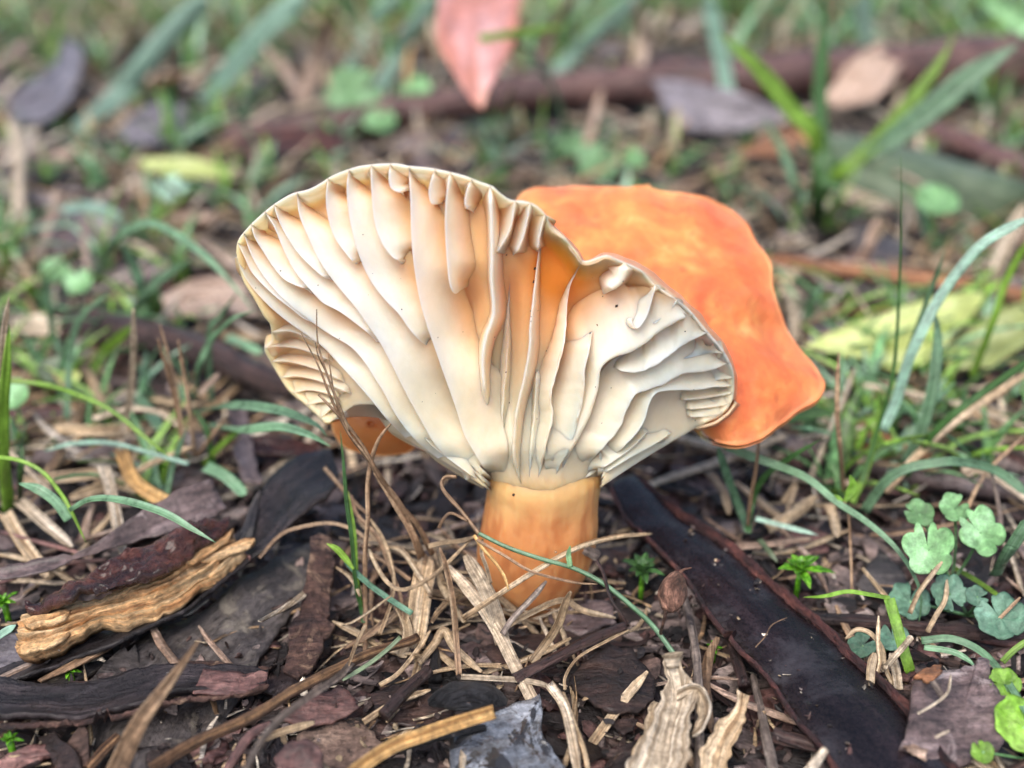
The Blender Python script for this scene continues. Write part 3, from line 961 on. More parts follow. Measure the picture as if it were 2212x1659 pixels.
def torn_rim():
    """thin wavy lip of orange skin along the tear and over the right rim"""
    path = [(1183, 470), (1196, 490), (1222, 512), (1247, 545), (1262, 566), (1285, 560), (1308, 550), (1340, 558), (1385, 580), (1420, 606), (1458, 636), (1495, 668), (1530, 708), (1560, 746), (1583, 790), (1588, 828), (1583, 868), (1560, 897), (1530, 914), (1500, 922)]
    n = 120
    q = smooth_path(path, n)
    Lp, Rp = [], []
    for i in range(n):
        t = i / (n - 1)
        x, y = q[i]
        a = q[min(n - 1, i + 1)] - q[max(0, i - 1)]
        a = a / (np.hypot(*a) + 1e-9)
        nx, ny = a[1], -a[0]      # outward = right/up
        wd = (4 + 7 * math.sin(t * math.pi) + 6 * nz((t * 20, 0, 0), 1, 3)) * (.5 + .5 * sm(t * 8)) * (.4 + .6 * sm((1 - t) * 6))
        wv = 3 * nz((t * 30, 3, 0), 1, 6)
        Lp.append(P(x - nx * .5 + wv * .4, y - ny * .5 + wv * .4, DF(x, y) + .01))
        Rp.append(P(x + nx * wd + wv, y + ny * wd + wv, DF(x, y) + .22 + .02 * wd))
    V, Fc, uv = sheet(Lp, Rp, curl=-.12, thick=.04, m=6, bump=.015, seed=3)
    cols = []
    for i in range(2):
        for r in range(n):
            for j in range(7):
                f = sm((j + .6) / 1.2)
                cols.append(np.array((.80, .60, .38)) * (1 - f) + np.array((.74, .30, .17)) * f)
    build('cap_rim', V, Fc, M['flesh'], mush, cols=cols)


torn_rim()

# specks of dirt on the gills
SP = [(784, 507, 3), (868, 668, 4), (606, 585, 4), (687, 616, 3), (552, 622, 3), (1000, 717, 3), (1068, 728, 4), (796, 637, 2), (805, 591, 2), (866, 602, 2), (1156, 580, 8), (1154, 608, 9),
      (1093, 804, 4), (1100, 870, 4), (1109, 1069, 9), (1346, 608, 4), (1332, 661, 8), (1302, 640, 3), (1480, 716, 4), (1502, 908, 5), (1286, 836, 3), (1320, 838, 3), (1499, 842, 3), (1552, 846, 3),
      (1280, 600, 2), (1180, 758, 3), (1146, 672, 3), (1147, 684, 3), (1147, 694, 3), (1162, 671, 3), (1300, 914, 3), (941, 850, 3), (912, 868, 3), (1160, 905, 3), (733, 731, 3), (946, 729, 3), (1094, 551, 4), (1275, 720, 6), (1290, 702, 5)]
from mathutils.bvhtree import BVHTree
bv, bf = [], []
for ob in mush.children:
    if ob.name.startswith(('gill', 'cap', 'stem')):
        o0 = len(bv)
        bv += [v.co + ob.location + mush.location for v in ob.data.vertices]
        bf += [tuple(o0 + q for q in p.vertices) for p in ob.data.polygons]
tree = BVHTree.FromPolygons(bv, bf)
for x, y, r in SP:
    c0 = Vector((0, 0, H))
    dr_ = (P(x, y, 10) - c0).normalized()
    hit, nrm, _, dist = tree.ray_cast(c0, dr_)
    if hit is None: continue
    rr = r * .5 * dist / F * 1.2
    a_ = nrm.orthogonal().normalized(); b2 = nrm.cross(a_)
    V = [hit + a_ * rr, hit + b2 * rr * .7, hit - a_ * rr, hit - b2 * rr * .7, hit + nrm * rr * .6, hit - nrm * rr * .3]
    Fc = [(0, 1, 4), (1, 2, 4), (2, 3, 4), (3, 0, 4), (1, 0, 5), (2, 1, 5), (3, 2, 5), (0, 3, 5)]
    build('dirt_speck', V, Fc, M['speck'], mush)

# ------------------------------------------------------------------ traced pieces of litter
# big bark strips and pods
pod = empty('seed_pod', G(1750, 1450, .2), 'long smooth black seed pod running from the stem to the lower right corner', 'seed pod')
PL = [(1322, 1040, .5), (1352, 1105, .5), (1416, 1170, .48), (1478, 1232, .46), (1540, 1322, .42), (1602, 1392, .38), (1664, 1458, .36), (1713, 1532, .36), (1771, 1593, .36), (1812, 1659, .36), (1850, 1740, .36)]
PR = [(1362, 1022, .5), (1400, 1050, .5), (1440, 1085, .48), (1498, 1126, .46), (1569, 1174, .42), (1647, 1242, .4), (1717, 1300, .38), (1775, 1349, .36), (1829, 1407, .36), (1891, 1465, .36), (1955, 1530, .36), (2000, 1590, .36), (2090, 1690, .36)]
strip('pod_skin', PL, PR, M['pod'], parent=pod, n=90, m=14, curl=-.14, thick=.1, rag=.05, bump=.03, seed=2, rough_s=.7)


def edge_strip(name, E, inward, mat, parent, w=.07, up=.03, seed=0, n=110, label=None):
    q = [G(*a) for a in smooth_path(E, n)]
    Lp, Rp = [], []
    for i, p in enumerate(q):
        T = (q[min(n - 1, i + 1)] - q[max(0, i - 1)]).normalized()
        S = T.cross(Vector((0, 0, 1))).normalized() * inward
        ww = w * (.8 + .9 * nz((i * .2, 0, 0), 1, seed) + .8 * nz((i * .7, 0, 0), 1, seed))
        Lp.append(p - S * ww * .6 + Vector((0, 0, -.07))); Rp.append(p + S * ww * .5 + Vector((0, 0, up)))
    V, Fc, uv = sheet(Lp, Rp, curl=-.2, thick=.05, rag=.03, bump=.02, m=5, seed=seed)
    o = build(name, V, Fc, mat, parent, uv)
    if label: o['label'] = label


edge_strip('pod_margin', PL, 1, M['pod_edge'], pod, .06, .02, 3)
edge_strip('pod_margin', PR, -1, M['pod_edge'], pod, .06, .02, 5)
stick('pod_crack', [(1632, 1398, .43), (1652, 1376, .45), (1668, 1350, .455), (1700, 1334, .45)], 1.6, 1.0, M['tan_stalk'], parent=pod, bump=.5)

t = empty('bark_strip', G(280, 1500, .2), 'curved dark bark strip with ragged red brown edges lying at the lower left', 'bark strip')
BL = [(-30, 1480, .3), (93, 1486, .3), (187, 1482, .3), (261, 1468, .32), (345, 1450, .34), (420, 1442, .34), (495, 1443, .34), (579, 1449, .3)]
BR = [(-30, 1560, .36), (93, 1553, .36), (187, 1548, .36), (280, 1531, .37), (373, 1506, .38), (467, 1496, .36), (537, 1487, .33), (576, 1475, .3)]
strip('bark_face', BL, BR, M['black_bark'], parent=t, n=70, m=10, curl=.25, thick=.1, rag=.05, bump=.04, seed=4)
edge_strip('bark_edge', BR, 1, M['flaky'], t, .1, .03, 8, 90)
edge_strip('bark_edge', BL, -1, M['flaky'], t, .06, .02, 9, 90)
strip('bark_end', [(440, 1442, .38), (500, 1444, .39), (579, 1448, .33)], [(420, 1485, .4), (500, 1492, .41), (576, 1478, .33)], M['pink_bark'], parent=t, n=30, m=8, thick=.05, rag=.06, bump=.05, seed=6)

strip('bark_strip', [(714, 969, .75), (653, 987, .7), (600, 1022, .62), (560, 1081, .55), (513, 1160, .42), (467, 1216, .3), (327, 1291, .2), (163, 1361, .2), (70, 1417, .2), (-30, 1450, .2)],
      [(733, 1025, .75), (719, 1062, .7), (672, 1108, .66), (621, 1146, .6), (579, 1188, .52), (541, 1216, .46), (490, 1258, .42), (439, 1296, .38), (373, 1340, .34), (280, 1380, .3), (187, 1412, .28), (93, 1450, .26), (-30, 1475, .25)],
      M['black_bark'], 'long black curved bark strip running from under the split wood up to the mushroom', 'bark strip', n=90, m=10, curl=.12, thick=.09, rag=.05, bump=.05, seed=12)
strip('bark_strip', [(672, 1160, .2), (600, 1200, .2), (513, 1258, .18), (420, 1319, .14), (327, 1360, .12), (250, 1430, .1), (200, 1540, .08), (190, 1680, .08)],
      [(690, 1205, .16), (660, 1280, .14), (620, 1330, .12), (575, 1400, .1), (537, 1455, .1), (500, 1530, .1), (420, 1600, .1), (330, 1700, .1)],
      M['grey_bark'], 'broad flat grey bark piece with pale lichen blotches under the black strip', 'bark piece', n=60, m=14, curl=-.06, thick=.1, rag=.06, bump=.08, seed=15)
plate('bark_flake', [(672, 1160, .62), (714, 1151, .62), (723, 1212, .5), (714, 1258, .42), (714, 1291, .38), (705, 1333, .32), (721, 1347, .32), (700, 1380, .28), (696, 1412, .26), (672, 1450, .24), (644, 1468, .22), (611, 1445, .24), (621, 1412, .26), (625, 1352, .3), (649, 1319, .34), (654, 1272, .4), (668, 1221, .5)],
      M['flaky'], 'narrow upright flake of scaly red brown bark left of the straw clump', 'bark flake', bump=.07, rag=5, seed=21)
strip('bark_strip', [(-20, 1230, .6), (93, 1207, .62), (187, 1183, .66), (280, 1123, .74), (373, 1071, .8), (457, 1039, .8)], [(-20, 1252, .56), (93, 1241, .56), (187, 1202, .58), (280, 1174, .6), (355, 1160, .6), (420, 1137, .6), (490, 1104, .62)],
      M['purple_bark'], 'thin mauve brown curling bark sliver above the split wood', 'bark strip', n=50, m=6, curl=.3, thick=.05, rag=.04, bump=.03, seed=23)
strip('bark_strip', [(520, 1165, .6), (535, 1110, .62), (560, 1058, .62)], [(545, 1160, .55), (560, 1100, .55), (566, 1060, .6)], M['grey_bark'], 'small pointed grey bark sliver standing behind the split wood', 'bark strip', n=24, m=5, thick=.06, rag=.03, seed=24)
strip('bark_strip', [(488, 880, .25), (500, 930, .28), (512, 990, .3), (520, 1040, .3)], [(530, 876, .25), (540, 930, .28), (552, 990, .3), (566, 1045, .3)], M['purple_bark'], 'mauve bark strip lying away from the viewer behind the black strip tip', 'bark strip', n=30, m=6, curl=.2, thick=.08, rag=.05, bump=.04, seed=25)
strip('bark_strip', [(540, 945, .25), (620, 950, .3), (690, 958, .35)], [(552, 985, .2), (630, 982, .2), (700, 985, .25)], M['red_wood_bark'], 'dark crimson bark strip in the shade under the left cap rim', 'bark strip', n=24, m=5, curl=.3, thick=.1, rag=.04, seed=26)

# split wood
wd = empty('split_wood', G(280, 1300, .3), 'short splintered chunk of pale wood with wet dark red bark on top', 'wood chunk')


def splinter(a, b, w, h, z, mat, seed, parent, name='wood_fibre'):
    """one wedge of fibres from a to b (picture), ragged ends"""
    n = 26
    L_, R_ = [], []
    for i in range(n):
        t = i / (n - 1)
        x = a[0] + (b[0] - a[0]) * t; y = a[1] + (b[1] - a[1]) * t
        tp = .18 + .82 * sm(t / .14) * sm((1 - t) / .16)
        y += 5 * nz((t * 2.5, 0, 0), 1, seed) + 2 * nz((t * 9, 0, 0), 1, seed)
        L_.append(G(x - w * .3 * tp, y - w * tp, z)); R_.append(G(x + w * .3 * tp, y + w * tp, z - h))
    V, Fc, uv = sheet(L_, R_, curl=-.1, thick=.06, m=8, rag=.02, bump=.02, fib=.03, seed=seed, rough_s=3.2)
    return build(name, V, Fc, mat, parent, uv)


strip('wood_body', [(46, 1322, .60), (90, 1314, .62), (150, 1298, .64), (230, 1270, .66), (330, 1243, .68), (400, 1210, .68), (440, 1182, .68), (498, 1150, .66)],
      [(30, 1404, .46), (110, 1394, .46), (190, 1364, .46), (300, 1340, .46), (400, 1300, .46), (470, 1266, .46), (496, 1232, .5), (530, 1196, .55)],
      M['pale_wood'], parent=wd, n=130, m=44, curl=-.3, thick=.25, rag=.07, bump=.04, fib=.13, seed=31, rough_s=3)
for i, (a, b, wq, hq, zq) in enumerate([((34, 1400), (150, 1366), 8, 0, .5), ((52, 1350), (150, 1322), 8, 0, .62), ((430, 1205), (551, 1166), 9, 0, .66), ((400, 1210), (505, 1146), 9, 0, .74)]):
    splinter(a, b, wq, hq, zq, M['pale_wood'], 31 + i * 1.7, wd)
splinter((440, 1224), (540, 1200), 8, .05, .55, M['pink_bark'], 51, wd)
strip('wood_bark', [(52, 1284, .72), (110, 1262, .8), (180, 1232, .86), (290, 1182, .9), (400, 1136, .92), (455, 1112, .9), (500, 1108, .84)], [(46, 1306, .72), (100, 1300, .76), (150, 1290, .8), (230, 1264, .82), (330, 1236, .84), (400, 1204, .84), (440, 1176, .84), (492, 1138, .82)],
      M['red_wood_bark'], parent=wd, n=80, m=16, curl=-.2, thick=.14, rag=.09, bump=.12, seed=61, rough_s=2.6)
strip('wood_bark', [(200, 1272, .82), (280, 1248, .82), (360, 1222, .82)], [(210, 1296, .74), (280, 1276, .74), (360, 1240, .74)], M['red_wood_bark'], parent=wd, n=60, m=8, curl=-.2, thick=.1, rag=.1, bump=.09, seed=66, rough_s=3)

# flakes in the foreground
PLATES = [
    ('bark_flake', [(973, 1585, .2), (1024, 1560, .24), (1078, 1531, .28), (1114, 1516, .3), (1164, 1497, .34), (1171, 1527, .3), (1168, 1574, .28), (1182, 1603, .26), (1196, 1628, .24), (1225, 1665, .2), (1230, 1720, .2), (965, 1720, .14)], 'wet_slate', 'glossy wet blue grey bark flake at the bottom edge beside the golden straw', 'bark flake', .10),
    ('bark_flake', [(1232, 1466, .2), (1258, 1430, .2), (1312, 1394, .2), (1366, 1405, .2), (1420, 1466, .2), (1412, 1509, .2), (1376, 1538, .2), (1319, 1542, .2), (1276, 1520, .2), (1240, 1488, .2)], 'brown_bark', 'rounded flat brown bark flake in front of the stem', 'bark flake', .07),
    ('bark_flake', [(1319, 1547, .16), (1376, 1552, .16), (1366, 1574, .15), (1346, 1587, .14), (1330, 1570, .14)], 'brown_bark', 'tiny brown bark flake just below the rounded flake', 'bark flake', .05),
    ('bark_flake', [(600, 1560, .22), (640, 1525, .24), (703, 1488, .26), (739, 1480, .28), (761, 1502, .28), (775, 1531, .26), (718, 1560, .22), (640, 1575, .2)], 'pink_bark', 'pinkish brown bark flake at the bottom, left of the spotted flake', 'bark flake', .05),
    ('bark_flake', [(640, 1590, .1), (660, 1574, .14), (736, 1552, .16), (779, 1545, .16), (800, 1574, .14), (829, 1606, .1), (790, 1660, .08), (772, 1700, .05), (620, 1720, .05)], 'lichen_bark', 'tan bark flake with black spots at the bottom edge', 'bark flake', .05),
    ('bark_flake', [(800, 1500, .1), (850, 1478, .12), (910, 1488, .12), (985, 1520, .12), (975, 1556, .1), (880, 1572, .08), (815, 1550, .08)], 'brown_bark', 'dark brown flake under the black pod fragment', 'bark flake', .05),
    ('bark_flake', [(1040, 1400, .06), (1120, 1370, .08), (1230, 1362, .08), (1300, 1345, .08), (1290, 1400, .06), (1200, 1460, .06), (1090, 1450, .06)], 'brown_bark', 'large dark flake lying flat right below the stem', 'bark flake', .05),
    ('bark_flake', [(1180, 1310, .1), (1240, 1290, .12), (1320, 1300, .12), (1330, 1345, .1), (1250, 1370, .08), (1190, 1350, .08)], 'purple_bark', 'mauve brown flake at the right foot of the stem', 'bark flake', .05),
    ('bark_flake', [(1970, 1482, .5), (2011, 1449, .52), (2060, 1449, .5), (2102, 1440, .52), (2114, 1424, .56), (2139, 1432, .56), (2137, 1469, .5), (2160, 1502, .46), (2197, 1506, .46), (2189, 1560, .4), (2172, 1585, .38), (2160, 1618, .34), (2110, 1606, .36), (2098, 1651, .3), (2048, 1655, .3), (1994, 1635, .36), (1949, 1612, .42), (1961, 1573, .44), (1970, 1531, .48)], 'purple_bark', 'jagged mauve grey bark flake lying on the pod in the lower right corner', 'bark flake', .12),
    ('bark_flake', [(1950, 1612, .46), (1975, 1608, .46), (2008, 1618, .44), (2000, 1640, .42), (1965, 1628, .44)], 'leaf_tan', 'small orange tan fragment at the tip of the mauve flake', 'bark flake', .03),
    ('bark_flake', [(1975, 1462, .55), (2000, 1448, .56), (2030, 1440, .58), (2034, 1456, .56), (2005, 1474, .54)], 'leaf_rust', 'curled brown crumb on the upper edge of the mauve flake', 'bark flake', .06),
    ('bark_flake', [(1400, 900, .1), (1340, 960, .1), (1300, 1000, .1)], None, None, None, 0),
    ('dead_leaf', [(1685, 1155, .1), (1740, 1135, .14), (1790, 1150, .14), (1790, 1185, .1), (1730, 1200, .08), (1690, 1190, .08)], 'pink_bark', 'reddish brown leaf fragment behind the bright moss sprig', 'dead leaf', .05),
    ('bark_flake', [(1850, 1265, .1), (1900, 1180, .16), (1950, 1230, .14), (1965, 1262, .1), (1900, 1290, .08)], 'grey_bark', 'dark pointed grey flake right of the thin sprout', 'bark flake', .06),
    ('bark_flake', [(-20, 1390, .16), (40, 1370, .16), (75, 1395, .14), (60, 1440, .12), (20, 1450, .12), (-20, 1440, .12)], 'leaf_grey', 'pale bluish wet flake at the left edge under the split wood', 'bark flake', .03),
    ('bark_flake', [(-20, 1455, .1), (60, 1430, .12), (70, 1475, .1), (-20, 1480, .1)], 'leaf_grey', 'second bluish wet flake at the left edge above the red edged strip', 'bark flake', .03),
    ('bark_flake', [(80, 1590, .2), (120, 1585, .26), (160, 1620, .24), (180, 1670, .2), (130, 1665, .18), (95, 1625, .16)], 'brown_bark', 'curled brown flake near the bottom left corner', 'bark flake', .1),
    ('bark_flake', [(-20, 1650, .16), (60, 1610, .18), (125, 1612, .18), (90, 1640, .14), (0, 1690, .12)], 'pink_bark', 'thin reddish sliver in the bottom left corner', 'bark flake', .06),
    ('bark_flake', [(1832, 930, .3), (1850, 905, .34), (1880, 912, .32), (1920, 940, .26), (1990, 955, .22), (2050, 975, .2), (2040, 995, .16), (1940, 985, .16), (1860, 965, .2)], 'leaf_rust', 'orange brown bark chip right of the cap among the grass', 'bark flake', .06),
    ('bark_flake', [(590, 1640, .5), (620, 1605, .55), (665, 1595, .56), (700, 1625, .5), (690, 1670, .45), (610, 1680, .45)], 'pink_bark', 'blurred pinkish crumb of bark at the bottom edge', 'bark flake', .1),
]
for nm, ol, mt, lb, ct, th in PLATES:
    if mt: plate(nm, ol, M[mt], lb, ct, thick=th, bump=.06)

# seed pod fragment
q = pxpath([(925, 1518, .3), (960, 1508, .33), (1010, 1503, .35), (1060, 1504, .34), (1096, 1518, .3)], 30)
V, Fc, uv = tube(q, [.14 * math.sin(math.pi * (.04 + .92 * i / 29)) ** .7 for i in range(30)], 12, .35, 5, .6)
tag(build('bark_fragment', V, Fc, M['charcoal'], uv=uv), 'black lens shaped ribbed fragment in front of the stem', 'bark fragment')

# sticks and twigs: name, path, r0, r1, material, label
STICKS = [
    ('twig', [(325, 1662, .3), (429, 1599, .36), (537, 1552, .42), (635, 1492, .44), (700, 1459, .44), (800, 1412, .4), (880, 1387, .36), (900, 1377, .34)], 14, 10, 'striped_stick', 'long brown streaked twig crossing the lower left foreground', 'twig'),
    ('twig', [(1112, 1468, .3), (1180, 1432, .33), (1270, 1385, .36), (1350, 1352, .38)], 13, 10, 'dark_stick', 'straight dark twig lying right of the stem foot', 'twig'),
    ('twig', [(828, 1545, .24), (870, 1500, .28), (926, 1446, .3)], 15, 13, 'dark_stick', 'short broken dark twig left of the black lens fragment', 'twig'),
    ('twig', [(1476, 1285, .4), (1496, 1366, .34), (1508, 1469, .28), (1512, 1680, .2)], 9, 12, 'grey_stick', 'upright grey split twig left of the pod', 'twig'),
    ('twig', [(1627, 1461, .2), (1647, 1552, .2), (1676, 1690, .2)], 8, 13, 'grey_stick', 'pale grey twig beside the lower left edge of the pod', 'twig'),
    ('twig', [(1569, 1362, .2), (1590, 1420, .2), (1608, 1480, .2)], 10, 14, 'dark_stick', 'short purple brown twig stub against the left side of the pod', 'twig'),
    ('twig', [(1524, 1473, .12), (1560, 1500, .12), (1594, 1528, .12)], 13, 13, 'dark_stick', 'stubby dark red twig left of the grey twig', 'twig'),
    ('twig', [(1670, 1586, .2), (1720, 1602, .2), (1782, 1618, .2)], 17, 14, 'dark_stick', 'thick dark twig pointing at the lower part of the pod', 'twig'),
    ('twig', [(1742, 1680, .4), (1762, 1648, .42), (1782, 1620, .44)], 13, 10, 'pale_straw', 'pale broken twig end at the bottom edge below the pod', 'twig'),
    ('twig', [(1746, 1335, .12), (1870, 1343, .14), (1994, 1358, .14), (2118, 1368, .14), (2240, 1380, .14)], 14, 18, 'dark_stick', 'dark horizontal twig under the round green leaves', 'twig'),
    ('twig', [(2110, 1375, .1), (2180, 1388, .1), (2240, 1392, .1)], 12, 12, 'pink_bark', 'reddish twig behind the dark horizontal twig at the right edge', 'twig'),
    ('twig', [(190, 1662, .16), (225, 1620, .2), (255, 1590, .22)], 12, 10, 'striped_stick', 'short brown twig stub near the bottom left', 'twig'),
    ('twig', [(845, 1620, .22), (920, 1600, .24), (1000, 1580, .25), (1050, 1570, .27)], 10, 6, 'charcoal', 'charred twig with side splinters just under the golden straw', 'twig'),
    ('twig', [(920, 1370, .1), (938, 1420, .1), (945, 1470, .08)], 14, 12, 'charcoal', 'short upright charred stub left of the thin leaning straw', 'twig'),
    ('twig', [(1168, 1183, .85), (1200, 1178, .85), (1245, 1180, .82), (1290, 1200, .7)], 10, 13, 'grey_stick', 'knobbly grey twig bud touching the right side of the stem', 'twig'),
    ('twig', [(1150, 1440, .06), (1250, 1400, .06), (1380, 1390, .06), (1400, 1370, .06)], 7, 5, 'dark_stick', 'thin dark twig lying behind the straight twig', 'twig'),
    ('twig', [(-30, 1270, .2), (60, 1240, .2), (160, 1215, .2), (230, 1210, .2)], 5, 4, 'pink_bark', 'slender reddish twig left of the split wood', 'twig'),
    ('twig', [(0, 1150, .3), (80, 1170, .3), (190, 1200, .3)], 6, 4, 'pink_bark', 'slender pinkish rootlet above the left end of the split wood', 'twig'),
    # background branches
    ('branch', [(480, 300, .3), (600, 282, .4), (760, 262, .5), (1000, 222, .6), (1150, 200, .7), (1400, 182, .8), (1600, 172, .9), (1750, 158, .9), (2000, 146, .9), (2300, 128, .9)], 24, 64, 'pink_bark', 'long reddish brown branch lying across the blurred background', 'branch'),
    ('branch', [(130, 700, .3), (250, 715, .4), (360, 735, .5), (480, 775, .5), (560, 815, .45), (640, 840, .4)], 42, 26, 'dark_stick', 'dark red brown branch behind the grass left of the cap', 'branch'),
    ('branch', [(1660, 560, .2), (1780, 578, .25), (1912, 594, .25), (2032, 612, .2), (2240, 650, .2)], 14, 24, 'leaf_rust', 'rust brown branch on the ground behind the right edge of the cap', 'branch'),
    ('branch', [(1680, 610, .1), (1800, 640, .15), (1960, 660, .15), (2100, 668, .1)], 18, 12, 'dark_stick', 'dark branch just in front of the rust brown one', 'branch'),
    ('branch', [(1960, 270, .3), (2060, 300, .35), (2160, 345, .4), (2260, 400, .4)], 18, 30, 'pink_bark', 'pinkish branch behind the olive leaf at the upper right', 'branch'),
    ('branch', [(1700, 960, .1), (1800, 985, .12), (1900, 1010, .1), (2050, 1040, .12), (2230, 1060, .1)], 22, 28, 'purple_bark', 'mauve branch half buried under the right hand grass', 'branch'),
    ('branch', [(80, 990, .1), (200, 985, .12), (330, 960, .1), (470, 955, .1)], 20, 24, 'purple_bark', 'mauve branch half buried under the left hand straw', 'branch'),
]
for nm, pt, r0, r1, mt, lb, ct in STICKS:
    stick(nm, pt, r0, r1, M[mt], lb, ct, bump=.22, seg=10, n=max(14, 8 * len(pt)))

# the branched dried stalk in front of the cap
SD = 9.9
dst = empty('dry_stalk', G(910, 1200, .3), 'bent dried grass stalk with thin forked tips standing in front of the left gills', 'dry stalk')
for pt, a, b in [([(912, 1200, None, 10.7), (870, 1100, None, 10.4), (829, 1042, None, 10.25), (791, 985, None, 10.1), (753, 936, None, 9.95), (715, 860, None, 9.75), (688, 791, None, 9.65), (650, 719, None, 9.6)], 8, 1.2),
                 ([(934, 1196, None, 10.7), (900, 1132, None, 10.5), (867, 1095, None, 10.4), (820, 1030, None, 10.2), (797, 985, None, 10.1), (760, 930, None, 9.95), (720, 885, None, 9.8), (688, 852, None, 9.75)], 7, 3),
                 ([(755, 930, None, 9.94), (722, 850, None, 9.72), (700, 790, None, 9.65), (686, 735, None, 9.6), (684, 668, None, 9.55)], 4, 1.2),
                 ([(735, 900, None, 9.85), (722, 850, None, 9.75), (715, 810, None, 9.7), (709, 765, None, 9.68)], 3, 1),
                 ([(705, 805, None, 9.7), (688, 770, None, 9.62), (681, 740, None, 9.6)], 2, 1)]:
    stick('stem', pt, a, b, M['tan_stalk'], parent=dst, seg=6, n=30, bump=.2)
blade('sheath', [(908, 1205, None, 10.7), (888, 1150, None, 10.5), (850, 1085, None, 10.35), (806, 1020, None, 10.2)], 15, M['tan_stalk'], parent=dst, fold=.5, tip=.5)

